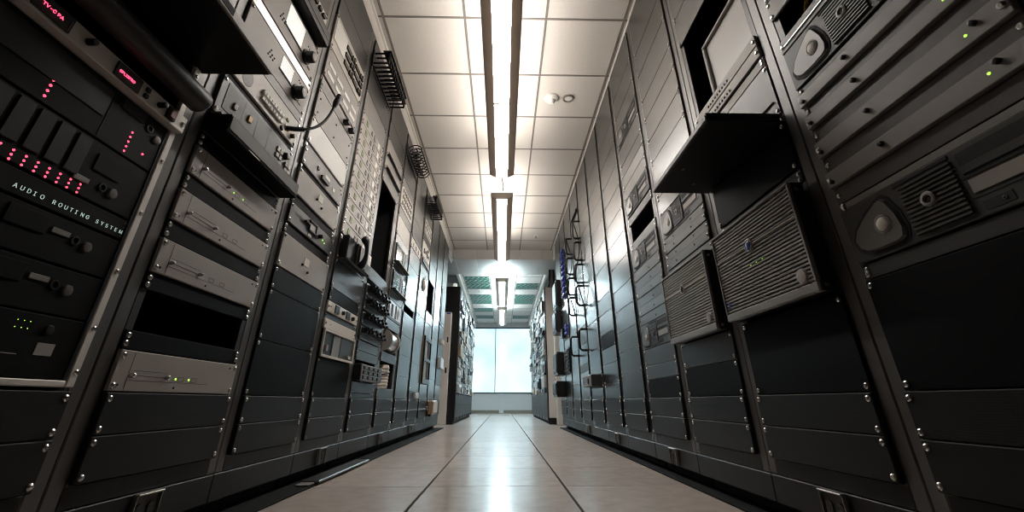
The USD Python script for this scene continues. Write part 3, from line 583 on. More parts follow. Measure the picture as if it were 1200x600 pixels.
for r in range(3):
    for c in range(4): bt_ = obj('button', G().box(-.215 + .112 * c, -.125 + .112 * c, .010 + .028 * r, .031 + .028 * r, .0532, .060, .003), m_plast, kp); obj('button_light', G().box(-.182 + .112 * c, -.158 + .112 * c, .016 + .028 * r, .025 + .028 * r, .0602, .061, 0), m_gray, bt_)
obj('blue_lamp', G().dome(.236, .03, .006, .053), m_blueled, kp)
def slotted(label, z0, z1, i):
    return unit('slotted_unit', label, 'audio unit', 'L', i, z0, z1, m_gray, [('box', 'black_slot', .05, .45, .02, .04, .004, m_plast), ('led', 'blue_light', .44, .06, .004, m_blueled), ('box', 'dark_bar', .03, .47, .003, .010, .02, m_plast)])
slotted('gray unit with a black slot and blue light above the tall black opening', 1.966, 2.08, 5); slotted('gray unit with a black slot, topmost device above the tall black opening', 2.085, 2.232, 5)

# ---- left bay 6
rack('L', 6, 'rack bay on the left with two small monitors above a big reel', VENT + [(.3615, .434, 'blank', m_teal), (.622, .688, 'blank', m_teal), (.872, .945, 'blank', m_teal), (1.10, 1.165, 'blank', m_dkgray), (1.35, 1.395, 'blank', m_dkgray), (1.585, 1.655, 'blank', m_steel), (1.825, 1.91, 'blank', m_steel), (1.655, 1.825, 'blank', m_cream), (2.12, 2.2, 'blank', m_gray2), (2.2, 2.40, 'blank', m_dkgray), (2.40, 2.66, 'blank', m_dkgray)], 2.69)
def minimon(label, z0):
    return unit('small_monitor', label, 'monitor', 'L', 6, z0, z0 + .18, m_alu, [('box', 'bezel', .02, .476, .012, .166, .010, m_plast), ('box', 'screen', .03, .25, .02, .158, .012, m_glass), ('box', 'pale_column', .27, .33, .02, .158, .014, m_gray), ('box', 'side_screen', .35, .46, .02, .158, .012, m_glass), ('box', 'tray', .02, .476, .0, .010, .04, m_plast), ('box', 'yellow_strip', .2, .42, .002, .008, .042, m_yellow)])
minimon('upper of two small monitors in bright frames, left side', 1.40); minimon('lower of two small monitors in bright frames, left side', 1.168)
unit('video_tile_unit', 'unit with a silvery patterned screen above the big reel, left side', 'video unit', 'L', 6, .947, 1.098, m_plast, [('box', 'screen', .05, .44, .015, .135, .004, m_crt), ('box', 'dark_patch', .10, .16, .02, .12, .006, m_glass), ('box', 'dark_patch', .24, .28, .02, .13, .006, m_glass), ('ring', 'round_mark', .35, .075, .02, .045, .008, m_gray2)])
unit('white_jack_unit', 'white jack unit high in the bay of the two small monitors', 'patch panel', 'L', 6, 1.912, 2.118, m_cream, [('box', 'jack', .05 + .06 * k, .075 + .06 * k, v, v + .03, .006, m_gray2) for k in range(7) for v in (.03, .09, .15)])
rl = thing('cable_reel', 'big silver reel in a black opening, left side', 'reel', at('L', 6, .69), 90)
obj('shelf', G().box(-.235, .235, -.001, .004, -.3, .0005, 0), m_dkgray, rl)
for x in (-.15, .12): obj('flange', trimesh.Trimesh(*(lambda t: (np.stack([t.vertices[:, 2] + x, t.vertices[:, 0] + .03, t.vertices[:, 1] + .0925], 1), t.faces))(trimesh.creation.cylinder(.087, .02, sections=36)), process=False), m_gray, rl)
obj('drum', trimesh.Trimesh(*(lambda t: (np.stack([t.vertices[:, 2] - .015, t.vertices[:, 0] + .03, t.vertices[:, 1] + .0925], 1), t.faces))(trimesh.creation.cylinder(.072, .25, sections=36)), process=False), m_alu, rl)
cn = thing('paper_can', 'pale ribbed can wrapped with wire in a black opening low on the left', 'can', (XL - .05, 3.65, .4345), 90)
cp = [(0, 0), (.075, 0)] + [(.075 + .004 * (k % 2), .012 + .012 * k) for k in range(13)] + [(.07, .168), (0, .168)]
obj('can_body', lathe_z(cp, 30), m_cream, cn); obj('wire', G().tube([(.082 * math.cos(t), .082 * math.sin(t), .03 + .018 * t) for t in np.linspace(0, 6.9, 50)], .004, 6), m_plast, cn)

# ---- left bays 7-11: mostly plain satin panels
def plain(zs, m): return [(a, b - .0, 'blank', m) for a, b in zip(zs[:-1], zs[1:])]
S = m_steel
rack('L', 7, 'left rack bay of plain satin panels with one cream jack strip', VENT + plain([.3615, .55, .73, .90, 1.10], S) + plain([1.167, 1.38, 1.56, 1.738], S) + plain([1.874, 2.05, 2.25, 2.45, 2.66], S), 2.69, frame=S)
unit('jack_strip', 'cream jack strip among plain satin panels, left side', 'patch panel', 'L', 7, 1.74, 1.872, m_cream, [('box', 'black_band', .0, .496, .09, .13, .004, m_plast), ('box', 'jack', .1, .13, .02, .06, .004, m_brown), ('box', 'jack', .22, .25, .02, .06, .004, m_plast), ('box', 'jack', .36, .39, .02, .06, .004, m_brown)])
rack('L', 8, 'left rack bay of satin panels with a white round lamp cover', VENT + plain([.445, .70, .95, 1.2, 1.45], S) + plain([1.66, 1.74], S) + plain([2.02, 2.10], S) + plain([2.30, 2.48, 2.66], S), 2.69, frame=S)
unit('low_display_unit', 'small bright display unit low on the left row near its far end', 'display', 'L', 8, .362, .444, m_plast, [('box', 'display', .25, .44, .015, .065, .02, m_crt)])
unit('dark_slot_unit', 'unit with a slanted black slot above the round lamp cover, left side', 'audio unit', 'L', 8, 1.742, 1.84, m_gray2, [('box', 'slot', .03, .46, .02, .07, .012, m_plast)])
unit('mixed_module_unit', 'pale module unit with black keys high on the left row', 'control panel', 'L', 8, 1.842, 2.018, m_cream, [('box', 'key', .08 + .1 * k, .12 + .1 * k, .04 + .02 * (k % 2), .09, .008, m_plast) for k in range(4)] + [('knob', 'control_knob', .3, .12, .02, .02, m_gray)])
unit('gray_key_unit', 'gray key unit just below the farthest finger duct', 'control panel', 'L', 8, 2.102, 2.298, m_gray, [('box', 'key', .04 + .09 * k, .09 + .09 * k, v, v + .03, .006, m_white) for k in range(5) for v in (.03, .09, .14)])
lc = unit('round_lamp_unit', 'panel with a white round lamp cover, far half of the left row', 'lamp', 'L', 8, 1.452, 1.658, m_steel, [('ring', 'rim', .25, .10, .06, .078, .012, m_gray), ('knob', 'lamp_cover', .25, .10, .06, .025, m_white)])
rack('L', 9, 'left rack bay with two wood-backed openings low and one black opening high', VENT + plain([.3615, .525], S) + plain([1.045, 1.2, 1.335], S) + plain([1.705, 1.95, 2.2, 2.45, 2.66], S), 2.69, frame=S)
unit('twin_window_unit', 'bronze-backed twin window in black frame, far part of the left row', 'window unit', 'L', 9, .527, 1.043, m_brown, [('frame', 'window_frame', 0.0, .496, 0, .514, .05, .02, m_plast), ('box', 'cross_bar', .05, .446, .24, .275, .02, m_plast), ('box', 'dark_side', .33, .446, .05, .46, .008, m_plast)])
rack('L', 10, 'left rack bay of plain satin panels, next to last before the gray cabinet', VENT + plain([.3615, .6, .85, 1.1, 1.35, 1.6, 1.85, 2.1, 2.35, 2.66], S), 2.69, frame=S)
wb = thing('bronze_box', 'tan wall box sticking out low near the end of the left row', 'box', at('L', 10, .20), 90)
obj('case', G().box(-.2, .2, 0, .155, .0155, .075, .01), m_brown, wb); obj('lid', G().box(-.17, .17, .02, .14, .0755, .083, .004), m_cab, wb); obj('bracket', G().box(-.15, .15, -.02, -.001, .0155, .05, .003), m_plast, wb)
rack('L', 11, 'last rack bay of the left row with a tall dark slot of equipment', VENT + plain([.3615, .55], S) + plain([1.92, 2.2, 2.45, 2.66], S), 2.69, frame=S)
unit('dark_tower_unit', 'tall black unit with pale fittings in the last left bay', 'audio unit', 'L', 11, .552, 1.918, m_plast, [('box', 'pale_fitting', .2, .42, .56, .62, .03, m_cream), ('box', 'display', .1, .42, .22, .36, .04, m_crt), ('box', 'divider', .02, .48, .80, .82, .01, m_dkgray), ('box', 'dark_door', .05, .45, .85, 1.33, .006, m_bezel)])
outlet('L', 6, 3.70, 'tiny power outlet on the left kick panel under the ribbed can')
outlet('L', 8, 4.87, 'tiny power outlet on the left kick panel near the far end'); 

# ------------------------------------------------------------------ right row
srv = [None]
def server(side, i, z0, label, ref=True):
    if srv[0] is not None:
        return dup(srv[0], label, at(side, i, z0), SIDE[side][1])
    h = .138
    t = thing('rack_server', label, 'server', at(side, i, z0), SIDE[side][1]); srv[0] = t
    obj('bezel', G().box(-PW, PW, 0, h, .0008, .010, .002), m_bezel, t); obj('chassis', G().box(-.215, .215, .004, h - .004, -.5, 0, 0), m_void, t)
    X = lambda u: u - PW
    pts = [(.020, .050), (.028, .028), (.050, .016), (.090, .013), (.135, .014), (.150, .020), (.156, .040), (.150, .075), (.134, .112), (.124, .120), (.112, .118), (.070, .098), (.035, .074)]
    pg = Polygon([(X(a), b) for a, b in pts]).buffer(.012, 8).buffer(-.012, 8).buffer(-.006, 8).buffer(.006, 8)
    obj('button_recess', G().poly(pg.buffer(.008, 8), .0098, .0118), m_void, t)
    e = trimesh.creation.extrude_polygon(pg, .006); v = np.array(e.vertices); ctr = np.array([X(.10), .06])
    top = v[:, 2] > .003; v[top, :2] = ctr + (v[top, :2] - ctr) * .93
    pw_ = obj('power_panel', trimesh.Trimesh(np.stack([v[:, 0], -(v[:, 2] + .0119), v[:, 1]], 1), e.faces, process=False), m_oval, t)
    obj('button_ring', G().lathe([(.0215, .0178), (.0215, .0195), (.018, .0205), (.016, .0185), (.016, .0178)], X(.112), .062, 24), m_gray2, pw_)
    obj('power_button', G().knob(X(.112), .062, .0165, .0178, .0215, 24, dome=.002), m_cream, pw_)
    for k in range(12):
        obj('grille_slat', G().box(X(.172), X(.292), .012 + .0094 * k, .0172 + .0094 * k, .0098, .0155, .001), m_dkgray, t)
    lk_ = obj('lock_ring', G().lathe([(.016, .0098), (.016, .018), (.013, .0195), (.009, .0195), (.007, .016), (.007, .0098)], X(.228), .07, 22), m_gray2, t)
    obj('lock', G().knob(X(.228), .07, .0065, .0098, .0165, 12), m_void, lk_)
    db_ = obj('drive_bay', G().box(X(.302), X(.47), .083, .128, .0098, .0112, .001), m_void, t); obj('drive_tray', G().box(X(.304), X(.468), .085, .100, .0112, .0135, .001), m_bezel, db_)
    obj('latch', G().box(X(.16), X(.29), .1265, .134, .0098, .0125, .001), m_void, t)
    obj('drive_plate', G().box(X(.305), X(.45), .044, .071, .0098, .0125, .001), m_gray, t)
    obj('frame_line', G().box(X(.298), X(.475), .035, .037, .0098, .0112, 0).box(X(.298), X(.475), .075, .077, .0098, .0112, 0), m_void, t)
    sp_ = obj('side_port', G().box(X(.31), X(.36), .008, .026, .0098, .0108, .0005), m_void, t); obj('port_light', G().lathe([(.004, .0108), (.004, .0118), (.002, .0118), (.002, .0108)], X(.345), .018, 12), m_oval, sp_)
    return t
# bay 1
server('R', 1, .640, 'large dark server with a teardrop power panel and gray label plate, far right edge')
server('R', 1, 1.172, 'dark server with a teardrop power panel at the top right, above the striped units')
r1 = VENT + [(.3615, .600, 'blank'), (.602, .638, 'strip', m_bezel), (.780, .7995, 'strip', m_gray2)]
rack('R', 1, 'black rack bay at the far right edge with two servers and gray striped units', r1 + [(1.148, 1.171, 'strip', m_dkgray), (1.454, 1.53, 'blank', m_gray2), (1.53, 1.75, 'blank', m_dkgray), (1.75, 2.1, 'blank', m_dkgray), (2.1, 2.4, 'blank', m_dkgray), (2.4, 2.75, 'blank', m_dkgray)], 2.78)
SL = [(.80, .843, 0), (.845, .889, 1), (.891, .934, 0), (.936, .984, 1), (.986, 1.030, 0), (1.032, 1.072, 1), (1.074, 1.104, 0), (1.106, 1.146, 1)]
LB = {.845: 'lowest light gray one-unit appliance under the dark stripes, right side', .936: 'light gray one-unit appliance with a green light, middle of the striped stack', 1.032: 'light gray one-unit appliance with two black screws, second from the top of the striped stack', 1.106: 'topmost light gray one-unit appliance, right under the upper server',
      .80: 'lowest black one-unit appliance above the large server', .891: 'second black one-unit appliance from the bottom of the striped stack', .986: 'third black one-unit appliance from the bottom of the striped stack', 1.074: 'topmost black one-unit appliance of the striped stack, right side'}
for a, b, k in SL:
    if k: unit('rack_appliance', LB[a], 'rack appliance', 'R', 1, a, b, m_gray2, [('knob', 'black_screw', .02, .012, .006, .006, m_plast), ('knob', 'black_screw', .185, (b - a) * .55, .0065, .008, m_plast), ('knob', 'black_screw', .44, .03, .006, .008, m_plast), ('led', 'green_led', .42, .02, .003, m_grnled)], proud=.016)
    else: unit('rack_appliance', LB[a], 'rack appliance', 'R', 1, a, b, m_app2, [('box', 'bright_edge', .0, .496, b - a - .0035, b - a - .0018, .0015, m_dkgray)], proud=.005)
unit('chrome_edge_strip', 'gray strip with a thin chrome line above the upper right server', 'panel', 'R', 1, 1.312, 1.358, m_gray2, [('box', 'chrome_line', .02, .49, .014, .018, .004, m_chrome)])
cb = thing('loose_cables', 'gray loose cables and plug in the open slot at the upper right', 'cables', (XR + .06, .90, 1.361))
for k in range(3): obj('cable', G().tube(bez([(.02 * k, .03 - .02 * k, .06), (-.03, .0 - .03 * k, .12), (.0, -.10 - .02 * k, .10), (.01, -.12 - .04 * k, .012)]), .0055, 8), m_cable if k else m_yellow, cb)
obj('plug', G().tube([(0, .055, .035), (.0, .03, .045), (0, .0, .058)], [.012, .013, .008], 10), m_gray2, cb)
obj('cable', G().tube(bez([(0, .0, .058), (0, -.04, .08), (.02, -.05, .03), (.02, -.12, .02)]), .006, 8), m_cable, cb)
# bay 2
rack('R', 2, 'black rack bay on the right with a framed screen above a black shelf', VENT + [(.3615, .592, 'blank'), (.918, .962, 'strip', m_bezel), (.964, 1.13, 'blank'), (1.36, 1.398, 'strip', m_gray), (1.924, 2.1, 'blank', S), (2.1, 2.35, 'blank', S), (2.35, 2.75, 'blank', S)], 2.78)
for z, lb in ((1.40, 'lower gray strip with a row of black buttons, below the framed screen'), (1.448, 'upper gray strip with a row of black buttons, below the framed screen')):
    unit('button_strip', lb, 'control panel', 'R', 2, z, z + .046, m_gray, [('led', 'button', .128 + .0205 * k, .018, .0055, m_plast) for k in range(9)] + [('box', 'label_line', .128, .30, .03, .034, .001, m_cream)])
unit('shelf_back_unit', 'dark recessed unit with a small gray plate just above the black shelf', 'audio unit', 'R', 2, 1.165, 1.358, m_dkgray, [('box', 'gray_plate', .20, .32, .05, .09, .004, m_gray), ('box', 'bright_edge', .32, .48, .048, .052, .006, m_gray)], proud=.004)
bs = thing('pull_out_shelf', 'big black shelf sticking out of the right row below the framed screen', 'shelf', at('R', 2, 1.138), -90)
obj('tray', G().box(-.285, .235, 0, .012, .0006, .238, .003), m_plast, bs); obj('front_lip', G().box(-.285, .235, .002, .02, .2385, .244, .002), m_gray2, bs); obj('end_lip', G().box(.228, .235, .0125, .03, .0006, .238, .001), m_plast, bs); obj('underside_clip', G().box(-.2, -.19, -.003, -.0005, .10, .11, .001).box(-.08, -.07, -.003, -.0005, .19, .2, .001), m_gray, bs)
mn = thing('framed_screen', 'beige-framed pale monitor screen in a black opening on the upper right', 'monitor', at('R', 2, 1.497, -.006), -90)
mo = G().box(-.10, .245, 0, .018, -.04, 0, .004).box(-.10, .245, .262, .28, -.04, 0, .004).box(-.10, -.078, .018, .262, -.04, 0, .004).box(.228, .245, .018, .262, -.04, 0, .004)
obj('bezel', mo, m_gray, mn); obj('screen', G().box(-.078, .228, .018, .262, -.03, -.012, .002), m_crt, mn); obj('back', G().box(-.08, .23, .02, .26, -.25, -.031, 0), m_void, mn)
# fine perforated edge strips
def boxamp(side, i, z, label, lit):
    t = thing('mesh_front_unit', label, 'power unit', at(side, i, z), SIDE[side][1])
    D = .058
    obj('case', G().box(-.2475, .2475, 0, .318, .0095, D - .012, .003), m_plast, t)
    obj('front_frame', G().box(-.2475, .2475, 0, .026, D - .0118, D, .006).box(-.2475, .2475, .310, .318, D - .0118, D, .003).box(-.2475, -.241, .026, .310, D - .0118, D, .002).box(.238, .2475, .026, .310, D - .0118, D, .002), m_gray2, t)
    sl = G()
    for k in range(25):
        z0 = .031 + .0111 * k; sl.box(-.2405, .2375, z0, z0 + .0062, D - .0116, D - .004, .001)
    obj('grille_slat', sl, m_gray2, t, kind='stuff')
    vb = G()
    for k in range(48): vb.box(-.238 + .01 * k, -.236 + .01 * k, .027, .309, D - .0117, D - .0075, 0)
    obj('grille_wire', vb, m_gray2, t, kind='stuff')
    obj('centre_line', G().box(-.2405, .2375, .212, .2165, D - .0038, D - .001, .001), m_cream, t)
    bg_ = obj('badge_ring', G().lathe([(.023, D - .004), (.023, D), (.018, D + .002), (.016, D)], -.012, .214, 22), m_gray, t)
    obj('badge', G().knob(-.012, .214, .0175, D - .004, D + .001, 20, dome=.003), m_blueled if lit else m_glass, bg_)
    obj('round_emblem', G().knob(.195, .052, .022, D - .005, D + .001, 24, dome=.001), m_gray, t)
    if lit:
        for k in range(3): obj('green_led', G().dome(-.03 + .035 * k, .150, .0022, D - .004), m_grnled, t)
        obj('blue_emblem', G().box(-.225, -.212, .045, .065, D - .004, D - .0032, 0), m_blueled, t)
    obj('latch', G().box(.244, .2485, .012, .022, D - .03, D - .018, .001).box(.244, .2485, .29, .30, D - .03, D - .018, .001), m_chrome, t)
    return t
boxamp('R', 2, .598, 'large mesh-fronted box with a blue badge, on the right row below the shelf', True)
boxamp('R', 3, .590, 'mesh-fronted box with an unlit badge, beside and behind the blue-badged one', False)
# bay 3
rack('R', 3, 'black rack bay on the right with a mesh-fronted box and light blank panels on top', VENT + [(.3615, .482, 'blank'), (.483, .588, 'blank', m_dkgray), (1.265, 1.37, 'blank', m_steel), (1.37, 1.60, 'blank', S), (1.60, 1.745, 'blank', S), (1.746, 1.90, 'blank', S), (1.901, 2.04, 'blank', S), (2.041, 2.24, 'blank', S), (2.241, 2.42, 'blank', S), (2.421, 2.75, 'blank', S)], 2.78)
server('R', 3, 1.124, 'dark server peeking out below the black shelf, right row')
zz = [.912, .955, 1.0, 1.042, 1.083, 1.1225]
ap0 = None
for k, (a, b) in enumerate(zip(zz[:-1], zz[1:])):
    unit('slim_appliance', ['lowest', 'second lowest', 'middle', 'second highest', 'topmost'][k] + ' slim gray appliance above the unlit mesh box', 'rack appliance', 'R', 3, a, b, m_app if k % 2 else m_app2, [('led', 'black_screw', .13, .02, .005, m_plast), ('led', 'black_screw', .35, .025, .005, m_plast)], proud=.010 + .004 * (k % 2))
# bay 4
rack('R', 4, 'black rack bay on the right with four servers one above another', VENT + [(.3615, .46, 'blank'), (.461, .53, 'blank', m_teal), (.531, .622, 'blank', m_dkgray), (1.25, 1.305, 'strip', m_app), (1.43, 1.485, 'strip', m_app), (1.63, 1.72, 'blank', m_gray2), (1.721, 1.81, 'blank', m_gray2), (1.811, 1.90, 'blank', S), (1.901, 2.045, 'blank', S), (2.19, 2.32, 'blank', S), (2.321, 2.5, 'blank', S), (2.501, 2.75, 'blank', S)], 2.78)
server('R', 4, .624, 'lowest of the four servers in the fourth right bay'); server('R', 4, 1.108, 'second lowest of the four servers in the fourth right bay, under the black gap')
server('R', 4, 1.488, 'second highest of the four servers in the fourth right bay, above the black gap'); server('R', 4, 2.048, 'topmost of the four servers in the fourth right bay, near the ceiling')
zz = [.765, .82, .875, .93, .985, 1.04, 1.104]
for k, (a, b) in enumerate(zip(zz[:-1], zz[1:])):
    unit('slim_appliance', ['lowest', 'second lowest', 'third lowest', 'third highest', 'second highest', 'topmost'][k] + ' slim gray appliance between the two lower servers, fourth right bay', 'rack appliance', 'R', 4, a, b, m_app if k % 2 else m_app2, [('led', 'black_screw', .3, .02, .005, m_plast)] + ([('knob', 'white_mark', .03, .02, .01, .003, m_white)] if k in (1, 3) else []), proud=.010 + .003 * (k % 2))
# bays 5-11
T = m_teal
rack('R', 5, 'right rack bay of plain satin panels nearest the servers', VENT + plain([.3615, .52, .66, .80, .95, 1.10, 1.28, 1.46, 1.64, 1.82, 2.0, 2.2, 2.4, 2.75], S), 2.78, frame=S)
rack('R', 6, 'second plain right rack bay, with one dark square panel', VENT + plain([.3615, .47, .62, .74], S) + [(.74, .86, 'blank', m_black)] + plain([.86, 1.02], S) + [(1.02, 1.16, 'blank', m_dkgray)] + plain([1.16, 1.4, 1.6, 1.8, 2.0, 2.2, 2.4, 2.75], S), 2.78, frame=S)
rack('R', 7, 'plain right rack bay carrying a small gray box and the nearer cable rings', VENT + plain([.3615, .455], S) + plain([.565, .78, 1.03, 1.2, 1.4, 1.6, 1.8, 2.0, 2.2, 2.4, 2.75], S) + [(.456, .564, 'strip', m_dkgray)], 2.78, frame=S)
rack('R', 8, 'right rack bay between the two columns of black cable rings', VENT + plain([.3615, .62], S) + [(.62, .70, 'blank', m_dkgray), (.701, .90, 'blank', S), (.901, 1.08, 'blank', m_dkgray)] + plain([1.08, 1.4, 1.6, 1.8, 2.0, 2.2, 2.4, 2.75], S), 2.78, frame=S)
rack('R', 9, 'plain right rack bay just beyond the cable rings', VENT + plain([.3615, .52, .7, .88, 1.06, 1.28, 1.5, 1.72, 1.94, 2.16, 2.4, 2.75], S), 2.78, frame=S)
rack('R', 10, 'right rack bay with columns of blue plugs near the far end', VENT + plain([.3615, .66], S) + [(.66, 1.0, 'blank', S)] + plain([1.0, 1.10], S) + plain([1.30, 1.58], S) + [(1.58, 2.34, 'blank', S)] + plain([2.34, 2.75], S), 2.78, frame=S)
rack('R', 11, 'last rack bay of the right row with black boxes sticking out', VENT + plain([.3615, .64, .9, 1.2, 1.5, 1.8, 2.1, 2.4, 2.75], S), 2.78, frame=S)
gb = thing('small_gray_box', 'small gray box with a blue lamp low on the right row', 'box', at('R', 7, .462, .0045), -90)
obj('case', G().box(-.22, .22, 0, .098, .0, .09, .006), m_bezel, gb); obj('front_plate', G().box(-.21, .21, .005, .093, .0902, .095, .002), m_gray2, gb); obj('dial', G().knob(.08, .05, .03, .095, .105, 20), m_plast, gb); obj('blue_lamp', G().dome(-.12, .04, .008, .095), m_blueled, gb)
# cable rings
rg = [None]
def ring(s, z, label, light=False):
    loc = (XR - .0005, s, z)
    if rg[0] is not None: return dup(rg[0], label, loc, -90, None)
    t = thing('cable_ring', label, 'cable ring', loc, -90); rg[0] = t
    obj('ring', G().tube([(0, -.002, .012), (0, -.07, .012), (0, -.088, .03), (0, -.092, .115), (0, -.088, .20), (0, -.07, .218), (0, -.002, .218)], .0115, 8), m_plast, t)
    obj('mounting_plate', G().box(-.022, .022, .0, .23, .0095, .0125, .001), m_plast, t)
    obj('ring_foot', G().box(-.016, .016, .0, .024, .0126, .02, .001), m_plast, t); obj('ring_foot', G().box(-.016, .016, .206, .23, .0126, .02, .001), m_plast, t)
RZ = [2.0, 1.745, 1.49, 1.25, .80]
RN = ['topmost', 'second from the top', 'third from the top', 'fourth from the top', 'lowest']
for z, n in zip(RZ, RN):
    ring(4.545, z, n + ' black cable ring in the column nearer the camera, right row'); ring(5.13, z, n + ' black cable ring in the farther column, right row')
g = G()
for s in (4.56, 5.145):
    ps = [(XR - .05 - .03 * math.sin(z * 9), s + .02 * math.cos(z * 7), z) for z in np.linspace(1.25, 2.2, 40)]; g.tube(ps, .0055, 7)
tag(obj('hanging_cables', g, m_plast), 'black cables threaded down through the cable rings, right row', 'cables')
tag(obj('cable_bar', G().cube(XR - .03, XR - .0095, 4.6, 5.05, 2.385, 2.41, .004), m_plast), 'short black bar above the cable rings on the right row', 'bar')
# blue plugs
bp = [None]
k = 0
RW = ['top', 'second', 'third', 'fourth', 'fifth', 'sixth', 'seventh', 'eighth', 'ninth']
for r in range(9):
    lb = RW[r] + ' row from the top of the blue plug columns, far right'
    loc = at('R', 10, 2.255 - .078 * r, .0095)
    if bp[0] is None:
        t = thing('blue_plug_row', lb, 'plugs', loc, -90); bp[0] = t
        obj('socket_strip', G().box(.02, .27, 0, .06, 0, .012, .002), m_plast, t)
        for q in range(4): obj('blue_plug', G().box(.03 + .06 * q, .07 + .06 * q, .012 + .006 * q, .032 + .006 * q, .012, .045, .003), m_blueled, t)
    else: dup(bp[0], lb, loc, -90)
unit('blue_jack_unit', 'unit with slanted blue jacks above the black grid panel, far right', 'patch panel', 'R', 10, 1.102, 1.298, m_dkgray, [('box', 'blue_jack', .30 + .05 * q, .335 + .05 * q, v, v + .03, .03, m_blueled) for q in range(3) for v in (.05, .10, .145)] + [('box', 'black_block', .06, .2, .03, .15, .05, m_plast)])
gp = thing('grid_panel', 'black gridded panel low at the far end of the right row', 'panel', at('R', 10, .67, .0145), -90)
obj('plate', G().box(-.22, .25, 0, .31, 0, .012, .003), m_plast, gp)
for r in range(6):
    for c in range(5): obj('key', G().box(-.20 + .085 * c, -.135 + .085 * c, .02 + .047 * r, .055 + .047 * r, .012, .022, .002), m_bezel, gp)
for z0, z1, d, lb in ((1.62, 2.02, .07, 'upper black equipment box on the last right bay'), (1.25, 1.56, .09, 'black slanted box below the upper one on the last right bay'), (.68, .98, .10, 'black box beside the gridded panel on the last right bay'), (.40, .60, .12, 'lowest black box on the last right bay')):
    t = thing('black_equipment_box', lb, 'box', at('R', 11, z0, .0095), -90)
    obj('case', G().box(-.22, .22, 0, z1 - z0, 0, d, .01), m_plast, t); obj('front_panel', G().box(-.19, .19, .03, z1 - z0 - .03, d + .0002, d + .012, .005), m_bezel, t); obj('gray_stripe', G().box(-.17, .02, .05, .09, d + .0122, d + .016, .001), m_gray2, t)
for s, i, lb in ((2.48, 4, 'power outlet on the right kick panel below the four servers'), (1.326, 2, 'power outlet on the right kick panel nearest the camera'), (3.65, 6, 'small power outlet on the right kick panel in the middle of the row'), (4.84, 8, 'tiny power outlet on the right kick panel below the cable rings')):
    outlet('R', i, s, lb)

# ------------------------------------------------------------------ beyond the soffit
def far_rack(side, k, y0, label, top=2.3, w=.6):
    x, rz = (-.80, 90) if side == 'L' else (.78, -90); loc = (x, y0 + w / 2, 0)
    t = thing('far_rack', label, 'equipment rack', loc, rz); h = w / 2
    obj('cabinet_body', G().box(-h + .002, h - .002, .05, top, -.5, -.002, .004), m_void if side == 'L' else m_dkgray, t)
    obj('plinth', G().box(-h + .004, h - .004, 0.001, .049, -.48, -.03, 0), m_void, t)
    obj('upright', G().box(-h + .002, -h + .03, .05, top, 0, .01, .002), m_frame, t); obj('upright', G().box(h - .03, h - .002, .05, top, 0, .01, .002), m_frame, t)
    for a, b in ((.10, .28), (.285, .46)): obj('vent_panel', G().box(-h + .035, h - .035, a, b, 0, .008, .002), m_perf, t)
    rr = random.Random(k * 31 + (7 if side == 'R' else 0)); z = .48; n = 0
    pal = [m_fm, m_gray2, m_teal, m_plast, m_cream, m_fm, m_steel, m_brown if k % 2 else m_gray] if side == 'R' else [m_plast, m_gray2, m_teal, m_bezel, m_fm, m_brown, m_crt]
    while z < top - .06:
        d = rr.choice((.045, .09, .09, .14, .2)); d = min(d, top - .03 - z); m = rr.choice(pal); pr = rr.choice((.008, .012, .03, .05))
        obj('device', G().box(-h + .035, h - .035, z, z + d - .006, 0, pr, .003), m, t)
        if d > .06:
            for q in range(3):
                if rr.random() < .7:
                    c = rr.uniform(-.2, .16); obj('module', G().box(c, c + rr.uniform(.03, .1), z + .015, z + d * .7, pr - .0005, pr + rr.choice((.006, .02)), .002), rr.choice([m_white, m_plast, m_fm, m_glass, m_crt]), t)
        z += d; n += 1
    return t
NTH = ['nearest', 'second', 'third', 'fourth', 'fifth', 'sixth', 'seventh']
for k in range(7):
    far_rack('L', k, 8.05 + .605 * k, NTH[k] + ' rack of the far left row beyond the soffit'); far_rack('R', k, 8.07 + .605 * k, NTH[k] + ' rack of the far right row beyond the soffit')
t = thing('end_panel', 'tall black end panel closing the far left row beyond the soffit', 'panel', (-.80, 8.0, 0)); obj('panel', G().cube(-.30, 0, .0, .035, .03, 2.3, .004), m_plast, t); obj('foot', G().cube(-.28, -.02, .003, .033, 0, .029, .001), m_void, t)
t = thing('end_panel', 'beige end panel with black edge closing the far right row', 'panel', (.78, 8.02, 0)); obj('panel', G().cube(.012, .32, .0, .035, .10, 2.3, .004), m_cab, t); obj('edge_strip', G().cube(-.002, .0115, -.004, .035, .03, 2.3, .002), m_plast, t); obj('plinth', G().cube(.0125, .30, .003, .033, 0, .099, .001), m_void, t)
gc = thing('gray_cabinet', 'gray cabinet edge with two dark latches at the end of the left row', 'cabinet', (-.99, 7.85, 0))
obj('body', G().cube(-.30, .065, 0, .13, .0, 1.80, .006), m_cab, gc)
for z in (.78, 1.28): obj('latch', G().cube(.01, .035, -.006, -.0005, z, z + .09, .002), m_plast, gc)
obj('blue_sticker', G().cube(-.02, .045, -.002, -.0003, 1.765, 1.79, 0), m_blueled, gc)
gc = thing('beige_cabinet', 'narrow beige cabinet edge standing at the end of the right row', 'cabinet', (.955, 7.72, 0)); obj('body', G().cube(-.05, .35, 0, .22, .0, 1.76, .006), m_cab, gc); obj('cap', G().cube(-.052, .352, -.002, .222, 1.7605, 1.785, .003), m_gray, gc)
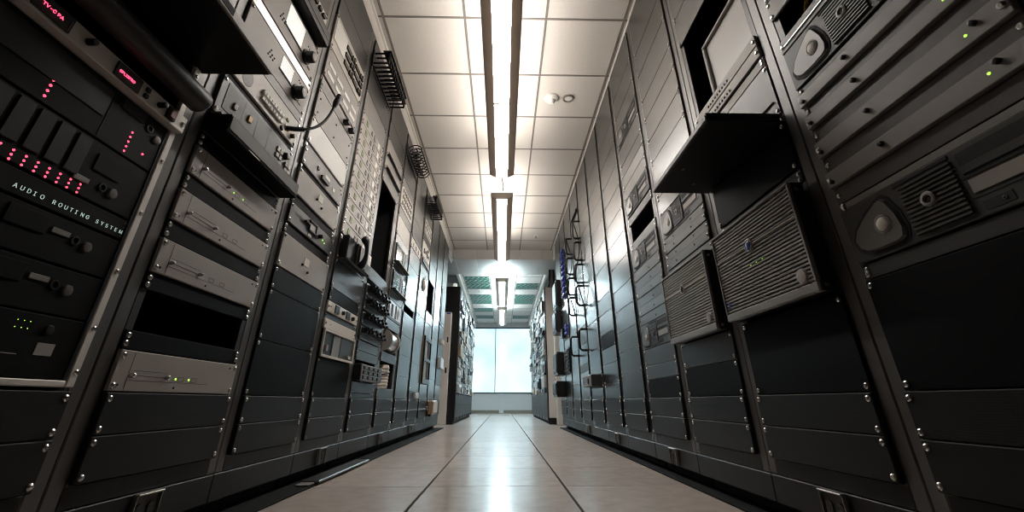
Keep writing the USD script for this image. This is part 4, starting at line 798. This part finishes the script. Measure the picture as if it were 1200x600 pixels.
t = thing('spot_lamp', 'small white lamp on top of the black end panel', 'lamp', (-.93, 8.2, 2.301)); obj('stand', G().cube(-.04, .04, -.04, .04, 0, .03, .004), m_plast, t); obj('bulb', trimesh.creation.icosphere(3, .045).apply_translation((0, 0, .07)), m_screen, t)
t = thing('cable_bundle', 'dark cable bundle rising to the ceiling at the end of the right row', 'cables', (.93, 8.4, 2.302))
for k in range(3): obj('cable', G().tube(bez([(-.02 + .05 * k, 0, 0), (-.04 + .05 * k, .02, .2), (.03 + .05 * k, 0, .3), (.02 * k, 0, .61)]), .022, 8), m_plast if k != 1 else m_gray2, t)
# floor cover plate in front of the left kick panels
t = thing('floor_ramp', 'flat dark gray cover strip on the floor along the left kick panels', 'floor strip', (-.87, 2.75, .0075)); obj('plate', G().cube(-.03, .05, -.45, .35, 0, .012, .004), m_dkgray, t); obj('tip', G().cube(-.028, .03, -.52, -.4505, 0, .006, .002), m_gray2, t)

# groups of repeats
GRP = {'equipment_rack': 'black equipment racks along the aisle', 'far_rack': 'racks beyond the soffit', 'rack_server': 'rack servers', 'rack_appliance': 'one-unit appliances at the upper right', 'slim_appliance': 'slim appliances on the right row',
       'module_row': 'beige module rows above the telephone', 'patch_panel': 'black patch panels on the left', 'suspended_lamp': 'suspended lamps', 'cable_ring': 'black cable rings on the right row', 'blue_plug_row': 'rows of blue plugs',
       'power_outlet': 'outlets on the kick panels', 'black_equipment_box': 'black boxes on the last right bay', 'finger_duct': 'finger ducts near the ceiling', 'small_monitor': 'small monitors on the left', 'tag_panel': 'panels with cream tags',
       'monitor_receiver': 'receivers with white displays', 'mesh_front_unit': 'mesh-fronted boxes', 'button_strip': 'gray button strips', 'sprinkler_head': 'ceiling sprinkler heads', 'slotted_unit': 'gray slotted units', 'end_panel': 'end panels of the far rows'}
for p in stage.GetPrimAtPath('/World').GetChildren():
    b = p.GetName(); b = b[:-4] if b[-3:].isdigit() else b
    if b in GRP and p.GetCustomDataByKey('label') and not p.GetCustomDataByKey('group'): p.SetCustomDataByKey('group', GRP[b])
